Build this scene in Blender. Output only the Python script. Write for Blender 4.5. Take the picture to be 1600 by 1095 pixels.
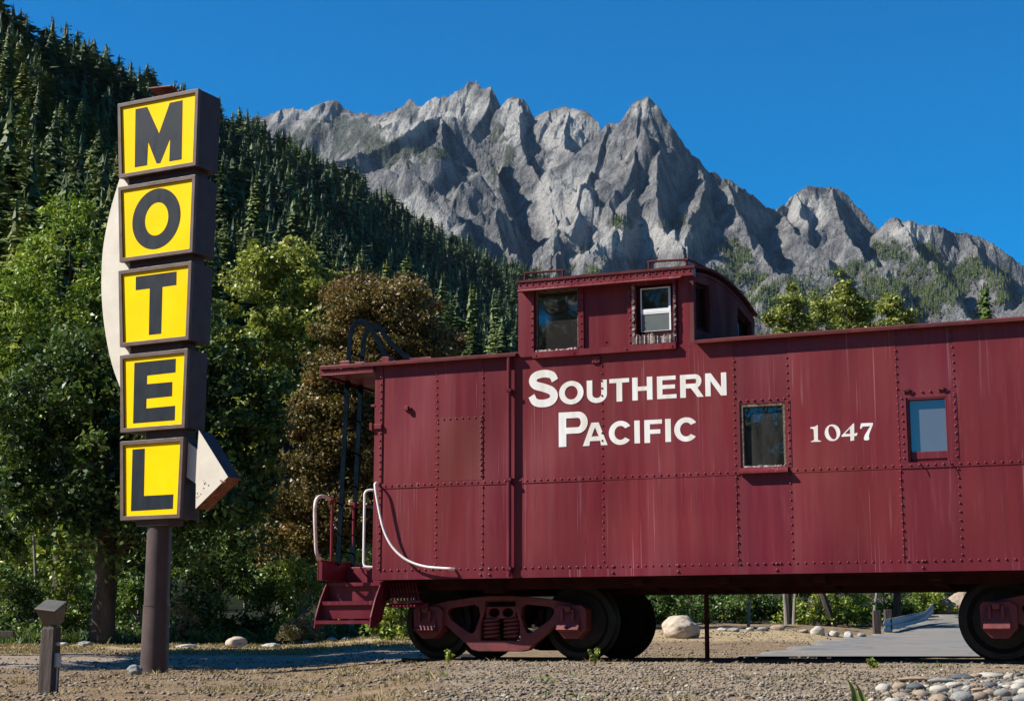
import bpy, bmesh, math, random
import numpy as np
from mathutils import Vector, Matrix, noise as mnoise

for o in list(bpy.data.objects):
    bpy.data.objects.remove(o, do_unlink=True)
scene = bpy.context.scene
COL = scene.collection
R = math.radians
rng = np.random.default_rng(7)
random.seed(7)

# ------------------------------------------------------------------ camera
F_PX, PITCH = 2520.0, math.atan(452.5 / 2520.0)      # photo is 1600 x 1095
CP, SP = math.cos(PITCH), math.sin(PITCH)
cam_d = bpy.data.cameras.new('camera')
cam = bpy.data.objects.new('camera', cam_d)
COL.objects.link(cam)
cam_d.sensor_width = 36.0
cam_d.lens = F_PX / 1600.0 * 36.0
cam_d.clip_start, cam_d.clip_end = 0.1, 30000.0
cam.location = (0, 0, 0)
cam.rotation_euler = (math.pi / 2 + PITCH, 0, 0)
scene.camera = cam

# ------------------------------------------------------------------ sky and sun
SUN_AZ, SUN_EL = 8.0, 41.0        # light travels towards +x turned SUN_AZ towards +y
ldir = Vector((math.cos(R(SUN_AZ)) * math.cos(R(SUN_EL)), math.sin(R(SUN_AZ)) * math.cos(R(SUN_EL)), -math.sin(R(SUN_EL))))
world = bpy.data.worlds.new('World')
scene.world = world
world.use_nodes = True
wn = world.node_tree
wn.nodes.clear()
sky = wn.nodes.new('ShaderNodeTexSky')
sky.sky_type = 'NISHITA'
sky.sun_disc = False
sky.sun_elevation = R(SUN_EL)
sky.sun_rotation = math.atan2(-ldir.x, -ldir.y)
sky.altitude = 1500
sky.air_density = 1.0
sky.dust_density = 0.0
sky.ozone_density = 3.0
hs = wn.nodes.new('ShaderNodeHueSaturation')
hs.inputs['Hue'].default_value = 0.5
hs.inputs['Saturation'].default_value = 2.1
hs.inputs['Value'].default_value = 1.10
bg = wn.nodes.new('ShaderNodeBackground')
bg.inputs['Strength'].default_value = 0.072
wo = wn.nodes.new('ShaderNodeOutputWorld')
wn.links.new(sky.outputs[0], hs.inputs['Color'])
wn.links.new(hs.outputs[0], bg.inputs['Color'])
wn.links.new(bg.outputs[0], wo.inputs['Surface'])
sun_d = bpy.data.lights.new('sun', 'SUN')
sun_d.energy = 5.0
sun_d.angle = R(0.5)
sun_d.color = (1.0, 0.94, 0.84)
sun = bpy.data.objects.new('sun', sun_d)
COL.objects.link(sun)
sun.rotation_euler = ldir.to_track_quat('-Z', 'Y').to_euler()
scene.view_settings.view_transform = 'Standard'
scene.view_settings.look = 'None'
scene.view_settings.exposure = 0.95
scene.view_settings.gamma = 1.0
scene.cycles.max_bounces = 6
scene.cycles.transparent_max_bounces = 8
scene.cycles.volume_bounces = 0
HAZE = 0.000012


# ------------------------------------------------------------------ helpers
def ray(px, py):
    a, b = (px - 800.0) / F_PX, -(py - 547.5) / F_PX
    return np.array([a, CP - b * SP, SP + b * CP])


def at(px, py, D):
    d = ray(px, py)
    return d * (D / d[1])


def tan_at(px, py):
    d = ray(px, py)
    return d[2] / d[1], d[0] / d[1]


def tag(o, label=None, cat=None, group=None, kind=None):
    if label: o['label'] = label
    if cat: o['category'] = cat
    if group: o['group'] = group
    if kind: o['kind'] = kind
    return o


def empty(name, loc, rz=0.0):
    o = bpy.data.objects.new(name, None)
    COL.objects.link(o)
    o.empty_display_size = 0.2
    o.location = loc
    o.rotation_euler = (0, 0, rz)
    return o


def link(name, me, mat=None, parent=None, smooth=False):
    o = bpy.data.objects.new(name, me)
    COL.objects.link(o)
    if mat is not None and len(me.materials) == 0:
        me.materials.append(mat)
    if parent is not None:
        o.parent = parent
    if smooth:
        me.polygons.foreach_set('use_smooth', [True] * len(me.polygons))
    return o


def copy_tree(o, parent=None):
    c = o.copy()
    COL.objects.link(c)
    if parent is not None:
        c.parent = parent
    for ch in list(o.children):
        copy_tree(ch, c)
    return c


def np_mesh(name, verts, faces, tint=None):
    """faces: (n,k) int array"""
    me = bpy.data.meshes.new(name)
    verts = np.asarray(verts, dtype=np.float32)
    faces = np.asarray(faces, dtype=np.int32)
    n, k = faces.shape
    me.vertices.add(len(verts))
    me.vertices.foreach_set('co', verts.ravel())
    me.loops.add(n * k)
    me.loops.foreach_set('vertex_index', faces.ravel())
    me.polygons.add(n)
    me.polygons.foreach_set('loop_start', np.arange(0, n * k, k, dtype=np.int32))
    me.polygons.foreach_set('loop_total', np.full(n, k, dtype=np.int32))
    if tint is not None:
        a = me.attributes.new('tint', 'FLOAT', 'FACE')
        a.data.foreach_set('value', np.asarray(tint, dtype=np.float32))
    me.update(calc_edges=True)
    return me


class MB:
    """collects simple solids and links them as one mesh object"""
    def __init__(self):
        self.v, self.f = [], []

    def add(self, vs, fs):
        o = len(self.v)
        self.v += [tuple(p) for p in vs]
        self.f += [tuple(i + o for i in q) for q in fs]
        return self

    def box(self, x0, x1, y0, y1, z0, z1, M=None):
        vs = [(x, y, z) for z in (z0, z1) for y in (y0, y1) for x in (x0, x1)]
        if M is not None:
            vs = [M @ Vector(p) for p in vs]
        return self.add(vs, [(0, 2, 3, 1), (4, 5, 7, 6), (0, 1, 5, 4), (2, 6, 7, 3), (0, 4, 6, 2), (1, 3, 7, 5)])

    def prism(self, poly, y0, y1):
        """poly in (x,z), extruded along y (y0 is the camera side)"""
        n = len(poly)
        vs = [(p[0], y0, p[1]) for p in poly] + [(p[0], y1, p[1]) for p in poly]
        fs = [tuple(range(n)), tuple(range(2 * n - 1, n - 1, -1))]
        fs += [(i, n + i, n + (i + 1) % n, (i + 1) % n) for i in range(n)]
        return self.add(vs, fs)

    def tube(self, path, r, seg=8, cap=True):
        path = [Vector(p) for p in path]
        rs = r if isinstance(r, (list, tuple)) else [r] * len(path)
        rings = []
        up = None
        for i, p in enumerate(path):
            t = (path[min(i + 1, len(path) - 1)] - path[max(i - 1, 0)]).normalized()
            if up is None:
                up = Vector((0, 0, 1)) if abs(t.z) < 0.9 else Vector((1, 0, 0))
            a = t.cross(up)
            if a.length < 1e-4:
                a = t.cross(Vector((0.3, 1, 0.2)))
            a.normalize()
            b = a.cross(t).normalized()
            up = b
            rings.append([p + (a * math.cos(2 * math.pi * k / seg) + b * math.sin(2 * math.pi * k / seg)) * rs[i] for k in range(seg)])
        vs = [q for rg in rings for q in rg]
        fs = []
        for i in range(len(path) - 1):
            for k in range(seg):
                k2 = (k + 1) % seg
                fs.append((i * seg + k, i * seg + k2, (i + 1) * seg + k2, (i + 1) * seg + k))
        if cap:
            fs.append(tuple(range(seg - 1, -1, -1)))
            fs.append(tuple((len(path) - 1) * seg + k for k in range(seg)))
        return self.add(vs, fs)

    def lathe_y(self, prof, cx, cz, seg=40):
        """prof: list of (radius, y) revolved round the y axis through (cx, cz)"""
        vs, fs = [], []
        n = len(prof)
        for k in range(seg):
            a = 2 * math.pi * k / seg
            vs += [(cx + rr * math.cos(a), y, cz + rr * math.sin(a)) for rr, y in prof]
        for k in range(seg):
            k2 = (k + 1) % seg
            for i in range(n - 1):
                fs.append((k * n + i, k2 * n + i, k2 * n + i + 1, k * n + i + 1))
        return self.add(vs, fs)

    def rivet(self, x, y, z, r=0.013, h=0.010, axis='y'):
        """low dome standing out of a face (axis 'y': towards -y, 'u': towards +x)"""
        seg = 8
        vs, fs = [], []
        for rr, hh in ((r, 0.0), (r * 0.8, h * 0.65), (r * 0.35, h)):
            for k in range(seg):
                a = 2 * math.pi * k / seg
                if axis == 'y':
                    vs.append((x + rr * math.cos(a), y - hh, z + rr * math.sin(a)))
                else:
                    vs.append((x + hh, y + rr * math.cos(a), z + rr * math.sin(a)))
        for i in range(2):
            for k in range(seg):
                k2 = (k + 1) % seg
                fs.append((i * seg + k, i * seg + k2, (i + 1) * seg + k2, (i + 1) * seg + k))
        fs.append(tuple(2 * seg + k for k in range(seg)))
        return self.add(vs, fs)

    def rivets(self, p0, p1, step=0.083, y=0.0, **kw):
        L = math.dist(p0, p1)
        n = max(1, int(round(L / step)))
        for i in range(n + 1):
            t = i / n
            j = random.uniform(-.003, .003)
            self.rivet(p0[0] + (p1[0] - p0[0]) * t + j, y, p0[1] + (p1[1] - p0[1]) * t, **kw)
        return self

    def build(self, name, mat, parent=None, bevel=0.0, smooth=False):
        me = bpy.data.meshes.new(name)
        me.from_pydata(self.v, [], self.f)
        bm = bmesh.new()
        bm.from_mesh(me)
        bmesh.ops.recalc_face_normals(bm, faces=bm.faces)
        bm.to_mesh(me)
        bm.free()
        o = link(name, me, mat, parent)
        if smooth:
            shade(o)
        if bevel > 0:
            m = o.modifiers.new('bevel', 'BEVEL')
            m.width = bevel
            m.segments = 2
            m.limit_method = 'ANGLE'
            m.angle_limit = R(40)
            m.use_clamp_overlap = True
        return o


def shade(o, ang=40):
    me = o.data
    me.polygons.foreach_set('use_smooth', [True] * len(me.polygons))
    try:
        me.set_sharp_from_angle(angle=R(ang))
    except Exception:
        pass
    return o


def plate(name, polys, thick, mat, parent=None, y=0.0, bevel=0.0):
    """flat shape in (x,z) with holes (even-odd), front face at y, thickness going to +y"""
    cu = bpy.data.curves.new(name + '_outline', 'CURVE')
    cu.dimensions = '2D'
    cu.fill_mode = 'BOTH'
    cu.extrude = thick / 2
    cu.bevel_depth = 0.0
    for pl in polys:
        s = cu.splines.new('POLY')
        s.points.add(len(pl) - 1)
        for i, p in enumerate(pl):
            s.points[i].co = (p[0], p[1], 0, 1)
        s.use_cyclic_u = True
    tmp = bpy.data.objects.new(name + '_tmp', cu)
    COL.objects.link(tmp)
    dg = bpy.context.evaluated_depsgraph_get()
    me = bpy.data.meshes.new_from_object(tmp.evaluated_get(dg))
    bpy.data.objects.remove(tmp, do_unlink=True)
    bpy.data.curves.remove(cu)
    me.transform(Matrix(((1, 0, 0, 0), (0, 0, -1, y + thick / 2), (0, 1, 0, 0), (0, 0, 0, 1))))
    me.name = name
    me.materials.clear()
    o = link(name, me, mat, parent)
    bm = bmesh.new(); bm.from_mesh(me)
    bmesh.ops.remove_doubles(bm, verts=bm.verts, dist=1e-5)
    bmesh.ops.recalc_face_normals(bm, faces=bm.faces)
    bm.to_mesh(me); bm.free()
    for p in me.polygons: p.use_smooth = False
    if bevel > 0:
        m = o.modifiers.new('bevel', 'BEVEL')
        m.width = bevel; m.segments = 2; m.limit_method = 'ANGLE'; m.angle_limit = R(50)
    return o


def smooth_path(pts, n=8):
    pts = [Vector(p) for p in pts]
    out = []
    P = [pts[0] * 2 - pts[1]] + pts + [pts[-1] * 2 - pts[-2]]
    for i in range(1, len(P) - 2):
        for k in range(n):
            t = k / n
            a, b, c, d = P[i - 1], P[i], P[i + 1], P[i + 2]
            out.append(0.5 * ((2 * b) + (c - a) * t + (2 * a - 5 * b + 4 * c - d) * t * t + (3 * b - a - 3 * c + d) * t ** 3))
    out.append(pts[-1])
    return out


def ell(cx, cz, rx, rz, rot=0.0, n=40, a0=0.0, a1=360.0):
    out = []
    full = abs(a1 - a0 - 360) < 1e-6
    m = n if full else n + 1
    for i in range(m):
        a = R(a0 + (a1 - a0) * i / n)
        x, z = rx * math.cos(a), rz * math.sin(a)
        out.append((cx + x * math.cos(rot) - z * math.sin(rot), cz + x * math.sin(rot) + z * math.cos(rot)))
    return out


def ribbon(pts, w):
    pts = [Vector((p[0], p[1])) for p in pts]
    L, Rr = [], []
    for i, p in enumerate(pts):
        t = (pts[min(i + 1, len(pts) - 1)] - pts[max(i - 1, 0)]).normalized()
        nn = Vector((-t.y, t.x))
        ww = w[i] if isinstance(w, (list, tuple)) else w
        L.append(p + nn * ww / 2)
        Rr.append(p - nn * ww / 2)
    return [tuple(q) for q in L] + [tuple(q) for q in reversed(Rr)]


# ------------------------------------------------------------------ materials
class NT:
    def __init__(self, name):
        self.m = bpy.data.materials.new(name)
        self.m.use_nodes = True
        self.t = self.m.node_tree
        self.t.nodes.clear()
        self.out = self.t.nodes.new('ShaderNodeOutputMaterial')

    def n(self, typ, **kw):
        nd = self.t.nodes.new(typ)
        for k, v in kw.items():
            if k.startswith('i_'):
                nd.inputs[k[2:].replace('_', ' ')].default_value = v
            elif k.startswith('x_'):
                nd.inputs[int(k[2:])].default_value = v
            else:
                setattr(nd, k, v)
        return nd

    def l(self, a, b):
        self.t.links.new(a, b)

    def coords(self, scale=(1, 1, 1), kind='Object', rot=(0, 0, 0)):
        tc = self.n('ShaderNodeTexCoord')
        mp = self.n('ShaderNodeMapping')
        mp.inputs['Scale'].default_value = scale
        mp.inputs['Rotation'].default_value = rot
        self.l(tc.outputs[kind], mp.inputs['Vector'])
        return mp.outputs['Vector']

    def noise(self, vec, scale, detail=4, rough=0.55, dist=0.0):
        nd = self.n('ShaderNodeTexNoise')
        nd.inputs['Scale'].default_value = scale
        nd.inputs['Detail'].default_value = detail
        nd.inputs['Roughness'].default_value = rough
        nd.inputs['Distortion'].default_value = dist
        self.l(vec, nd.inputs['Vector'])
        return nd.outputs['Fac']

    def ramp(self, fac, stops, interp='LINEAR'):
        r = self.n('ShaderNodeValToRGB')
        r.color_ramp.interpolation = interp
        e = r.color_ramp.elements
        while len(e) < len(stops):
            e.new(0.5)
        for i, (p, c) in enumerate(stops):
            e[i].position = p
            e[i].color = (c[0], c[1], c[2], 1) if isinstance(c, (tuple, list)) else (c, c, c, 1)
        self.l(fac, r.inputs['Fac'])
        return r.outputs['Color']

    def mix(self, fac, a, b, mode='MIX'):
        m = self.n('ShaderNodeMix', data_type='RGBA', blend_type=mode)
        for sock, v in ((m.inputs[0], fac), (m.inputs[6], a), (m.inputs[7], b)):
            if hasattr(v, 'links'):
                self.l(v, sock)
            elif isinstance(v, (tuple, list)):
                sock.default_value = (v[0], v[1], v[2], 1)
            else:
                sock.default_value = v
        return m.outputs[2]

    def bump(self, h, strength, dist=0.02, normal=None):
        b = self.n('ShaderNodeBump')
        b.inputs['Strength'].default_value = strength
        b.inputs['Distance'].default_value = dist
        self.l(h, b.inputs['Height'])
        if normal is not None:
            self.l(normal, b.inputs['Normal'])
        return b.outputs['Normal']

    def pbr(self, col, rough=0.6, metal=0.0, spec=0.5, normal=None, ior=None):
        p = self.n('ShaderNodeBsdfPrincipled')
        for key, v in (('Base Color', col), ('Roughness', rough), ('Metallic', metal), ('Specular IOR Level', spec)):
            s = p.inputs[key]
            if hasattr(v, 'links'):
                self.l(v, s)
            elif isinstance(v, (tuple, list)):
                s.default_value = (v[0], v[1], v[2], 1)
            else:
                s.default_value = v
        if normal is not None:
            self.l(normal, p.inputs['Normal'])
        if ior:
            p.inputs['IOR'].default_value = ior
        return p.outputs[0]

    def done(self, sh):
        self.l(sh, self.out.inputs['Surface'])
        return self.m


def simple(name, c, var=0.25, rough=0.6, scale=6.0, bump=0.15, bscale=60.0, metal=0.0, spec=0.4, stretch=(1, 1, 1), c2=None):
    t = NT(name)
    v = t.coords(stretch)
    f = t.noise(v, scale, 5, 0.6)
    lo = tuple(x * (1 - var) for x in c)
    hi = c2 if c2 else tuple(min(1, x * (1 + var)) for x in c)
    col = t.ramp(f, [(0.3, lo), (0.7, hi)])
    nm = t.bump(t.noise(v, bscale, 3), bump, 0.01) if bump else None
    rg = t.ramp(t.noise(v, scale * 2.3, 3), [(0.3, max(0, rough - .1)), (0.7, min(1, rough + .1))])
    return t.done(t.pbr(col, rg, metal, spec, nm))


def red_paint(name='red_caboose_paint', brown=0.0):
    t = NT(name)
    v = t.coords()
    vs = t.coords((1, 1, .045))
    vs2 = t.coords((1, 1, .10))
    big = t.noise(v, 0.9, 3, .5)
    st = t.noise(vs, 9, 5, .65)
    base = t.ramp(st, [(0.32, (.106, .0090, .0175)), (0.68, (.150, .0165, .0235))])
    base = t.mix(t.ramp(big, [(0.38, 0.0), (0.66, .7)]), base, (.138, .023, .026))
    # every plate has weathered a little differently
    sx_ = t.n('ShaderNodeSeparateXYZ'); t.l(v, sx_.inputs[0])
    mr = t.n('ShaderNodeMapRange'); mr.inputs['From Min'].default_value = -1.75; mr.inputs['From Max'].default_value = 7.65
    t.l(sx_.outputs['X'], mr.inputs['Value'])
    seams = [-1.75, -.955, -.352, 0.0, 1.09, 2.605, 3.195, 4.345, 4.925, 6.09]
    tones = [(1.10, 1.15, 1.15), (1.0, 1, 1), (.90, .92, 1.0), (1.0, 1, 1), (1.05, 1.02, .95), (.88, .86, .95), (1.06, 1.12, 1.0), (.90, .90, 1.0), (1.0, .98, .95), (.95, 1, 1)]
    pt = t.ramp(mr.outputs[0], [((q_ + 1.75) / 9.4, tuple(c_ * .85 for c_ in tn)) for q_, tn in zip(seams, tones)], 'CONSTANT')
    base = t.mix(1.0, base, t.mix(1.0, pt, (1.1765, 1.1765, 1.1765), 'MULTIPLY'), 'MULTIPLY')
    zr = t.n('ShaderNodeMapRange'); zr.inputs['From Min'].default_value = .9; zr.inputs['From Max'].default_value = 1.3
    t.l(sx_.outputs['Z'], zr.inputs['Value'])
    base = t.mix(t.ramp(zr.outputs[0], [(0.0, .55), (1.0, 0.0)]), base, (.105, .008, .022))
    # chalky sun-faded haze in soft vertical streaks
    ch = t.ramp(t.noise(vs2, 16, 4, .6), [(0.55, 0.0), (0.80, 0.32)])
    base = t.mix(ch, base, (.23, .062, .075))
    # thin pale run-off lines below the seams
    run = t.ramp(t.noise(t.coords((1, 1, .016)), 52, 1, .4), [(0.63, 0.0), (0.70, 0.32)])
    msk = t.ramp(t.noise(t.coords((1, 1, .22)), 2.1, 2, .5), [(0.50, 0.0), (0.66, 1.0)])
    run = t.mix(1.0, run, msk, 'MULTIPLY')
    base = t.mix(run, base, (.40, .22, .25))
    # dark grime specks and chips
    chip = t.ramp(t.noise(v, 38, 3, .6), [(0.70, 0.0), (0.76, 0.75)])
    cm = t.ramp(t.noise(v, 2.3, 3, .6), [(0.5, 0.0), (0.7, 1.0)])
    base = t.mix(t.mix(1.0, chip, cm, 'MULTIPLY'), base, (.045, .012, .014))
    dents = t.noise(t.coords((1, 1, .6)), .95, 0.6, .3)
    if brown:
        base = t.mix(brown, base, (.138, .032, .029))
    fine = t.noise(vs, 26, 3, .6)
    nm = t.bump(dents, 1.0, 0.15)
    nm = t.bump(fine, 0.10, 0.006, nm)
    rg = t.ramp(t.noise(vs, 7, 4), [(0.3, .30), (0.7, .52)])
    return t.done(t.pbr(base, rg, 0.0, .28, nm))


def leaf_mat(name, dark, mid, light, rough=.45, trans=.28):
    t = NT(name)
    a = t.n('ShaderNodeAttribute', attribute_name='tint')
    col = t.ramp(a.outputs['Fac'], [(0.0, dark), (0.5, mid), (1.0, light)])
    p = t.pbr(col, rough, 0.0, .35)
    tr = t.n('ShaderNodeBsdfTranslucent')
    t.l(t.mix(1.0, col, (1.0, 1.0, .55), 'MULTIPLY'), tr.inputs['Color'])
    mx = t.n('ShaderNodeMixShader')
    mx.inputs[0].default_value = trans
    t.l(p, mx.inputs[1])
    t.l(tr.outputs[0], mx.inputs[2])
    return t.done(mx.outputs[0])


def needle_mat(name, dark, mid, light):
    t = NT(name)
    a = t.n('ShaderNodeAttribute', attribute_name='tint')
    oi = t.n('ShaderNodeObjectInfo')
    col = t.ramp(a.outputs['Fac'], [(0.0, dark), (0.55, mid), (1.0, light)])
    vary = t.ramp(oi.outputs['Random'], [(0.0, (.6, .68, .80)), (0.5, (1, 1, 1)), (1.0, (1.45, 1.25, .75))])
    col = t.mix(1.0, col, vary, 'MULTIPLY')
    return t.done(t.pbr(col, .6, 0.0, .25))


def glass_mat(name, tintc=(.008, .010, .013), rough=.02, ior=1.9):
    t = NT(name)
    v = t.coords()
    nm = t.bump(t.noise(v, 2.2, 2), .05, .05)
    return t.done(t.pbr(tintc, rough, 0.0, .5, nm, ior))


M = {}
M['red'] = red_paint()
M['redpatch'] = red_paint('browner_red_patch_paint', .7)
M['roof'] = simple('rusty_red_roof', (.07, .014, .016), .4, .8, 3, .2, 30, spec=.2, c2=(.12, .022, .022))
M['under'] = simple('sooty_red_underframe', (.030, .008, .008), .5, .9, 5, .25, 40, spec=.1)
M['truckred'] = simple('dusty_red_truck_paint', (.125, .022, .026), .35, .6, 7, .35, 60)
M['wheel'] = simple('dark_wheel_iron', (.014, .013, .0125), .4, .6, 6, .2, 50, spec=.25)
M['tread'] = simple('worn_steel_tread', (.25, .24, .23), .3, .35, 9, .1, 60, metal=.8)
M['black'] = simple('blue_black_ladder_paint', (.0045, .009, .015), .3, .9, 9, .1, 60, spec=.0)
M['white'] = simple('chalky_white_paint', (.72, .70, .68), .08, .45, 14, .1, 60)
M['pinkwhite'] = simple('worn_white_over_red_paint', (.60, .40, .37), .3, .5, 9, .1, 60, c2=(.74, .66, .62))
M['letterwhite'] = simple('painted_white_lettering', (.60, .57, .50), .10, .5, 4, .05, 60, stretch=(2.5, 1, .35), c2=(.73, .735, .75))
M['glass'] = glass_mat('dark_window_glass', (.022, .020, .020), .03, 2.0)
M['glass2'] = glass_mat('reflective_window_glass', (.085, .085, .095), .03, 2.0)
M['sashwhite'] = simple('white_sash_paint', (.66, .67, .70), .06, .5, 9, .05)
M['rotwood'] = simple('peeling_weathered_wood', (.06, .03, .028), .5, .85, 26, .8, 70, stretch=(.35, 1, 1.4), c2=(.42, .34, .32))
M['putty'] = simple('cracked_brown_putty', (.05, .035, .025), .5, .9, 22, .8, 60, c2=(.22, .17, .12))
M['frost'] = simple('dusty_pane', (.10, .115, .11), .15, .4, 3, .05)
M['blind'] = simple('tan_blind_slats', (.42, .35, .24), .2, .6, 9, .05)
M['darkback'] = simple('interior_shade_backing', (.012, .010, .010), .3, .9, 5, .0)  # near-black colour standing for the shade inside the car
M['brown'] = simple('brown_sign_metal', (.10, .068, .056), .18, .5, 4, .12, 30, spec=.25, c2=(.135, .095, .085))
M['browndark'] = simple('dark_brown_sign_metal', (.050, .027, .025), .2, .55, 3, .12, 25)
M['yellow'] = simple('yellow_acrylic_face', (.88, .55, .001), .05, .4, 1.5, .03, 20, spec=.08, c2=(.92, .60, .002))
M['letter'] = simple('faded_black_vinyl', (.011, .017, .025), .10, .5, 2, .03, 30, spec=.15, stretch=(2, 1, .6))
M['cream'] = simple('cream_sheet_metal', (.56, .51, .43), .07, .5, 3, .1, 20, c2=(.63, .58, .49))
M['rust'] = simple('rusty_sheet_edge', (.16, .045, .025), .45, .8, 12, .4, 50, c2=(.30, .11, .06))
M['pole'] = simple('brown_pole_paint', (.070, .048, .046), .15, .45, 3, .06, 30, spec=.25, c2=(.088, .064, .062))
M['postwood'] = simple('weathered_post_timber', (.035, .026, .024), .45, .8, 5, .6, 30, stretch=(6, 6, .6), c2=(.10, .075, .065))
M['bronze'] = simple('bronze_lamp_housing', (.085, .078, .066), .15, .5, 6, .08)
M['railsteel'] = simple('rusted_rail_steel', (.035, .022, .018), .35, .7, 8, .3, 50)
M['tie'] = simple('old_sleeper_timber', (.05, .04, .033), .4, .9, 5, .5, 30)
M['galv'] = simple('galvanised_steel', (.34, .38, .43), .2, .45, 5, .08, 30, metal=.3)
M['bark'] = simple('tree_bark', (.025, .019, .015), .45, .9, 5, .9, 18, stretch=(1, 1, .25), c2=(.075, .058, .048))
M['palebark'] = simple('pale_bark', (.20, .18, .15), .35, .9, 5, .6, 18, stretch=(1, 1, .4))
M['rockpale'] = simple('pale_boulder_stone', (.36, .30, .235), .22, .9, 2.5, .6, 14)
M['rockgrey'] = simple('grey_river_stone', (.21, .21, .205), .25, .85, 4, .4, 25)
M['rocktan'] = simple('tan_river_stone', (.26, .20, .15), .22, .85, 4, .4, 25)
M['rockdark'] = simple('slate_river_stone', (.07, .082, .092), .25, .8, 4, .3, 25)
M['rockwhite'] = simple('white_river_stone', (.36, .34, .30), .15, .85, 4, .4, 25)
M['leafdark'] = leaf_mat('dark_tree_leaves', (.024, .048, .014), (.058, .104, .028), (.15, .21, .05))
M['leaffeather'] = leaf_mat('feathery_green_leaves', (.065, .125, .013), (.17, .265, .03), (.36, .44, .08))
M['leafyellow'] = leaf_mat('yellow_green_leaves', (.095, .13, .022), (.25, .29, .055), (.50, .51, .16))
M['leafpoplar'] = leaf_mat('poplar_leaves', (.075, .105, .018), (.19, .23, .045), (.42, .43, .14))
M['leafmaple'] = leaf_mat('turning_maple_leaves', (.056, .050, .018), (.150, .118, .036), (.27, .165, .068))
M['leafbrown'] = leaf_mat('bronze_brown_leaves', (.070, .050, .024), (.145, .100, .042), (.27, .17, .09))
M['leafshrub'] = leaf_mat('shrub_leaves', (.035, .075, .018), (.085, .15, .035), (.22, .28, .07))
M['leaflime'] = leaf_mat('lime_sapling_leaves', (.09, .15, .022), (.21, .28, .045), (.40, .43, .09))
M['drybush'] = leaf_mat('dry_bush_leaves', (.10, .085, .040), (.20, .17, .09), (.32, .28, .16))
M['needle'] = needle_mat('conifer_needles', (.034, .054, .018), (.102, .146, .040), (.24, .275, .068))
M['needleyoung'] = needle_mat('young_conifer_needles', (.020, .045, .010), (.055, .095, .020), (.13, .17, .035))  # green of the young conifer's own needles
M['yucca'] = leaf_mat('blade_leaves', (.06, .10, .02), (.13, .19, .04), (.30, .30, .08))
M['straw'] = leaf_mat('dry_grass_blades', (.12, .09, .04), (.25, .195, .09), (.38, .32, .17), .7, .2)

# ------------------------------------------------------------------ caboose
# local frame: x along the car, y away from the camera, z up from the rail head; the near wall is y = 0
CAB_LOC, CAB_RZ = (0.0, 18.3, -0.205), R(-22)
cab = empty('caboose', CAB_LOC, CAB_RZ)
tag(cab, 'dark red riveted railway caboose lettered Southern Pacific 1047 standing on its track', 'caboose')
W = 2.9
XL, XR = -1.75, 7.65
Z0, ZM, ZE = 0.895, 1.985, 3.42


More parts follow.
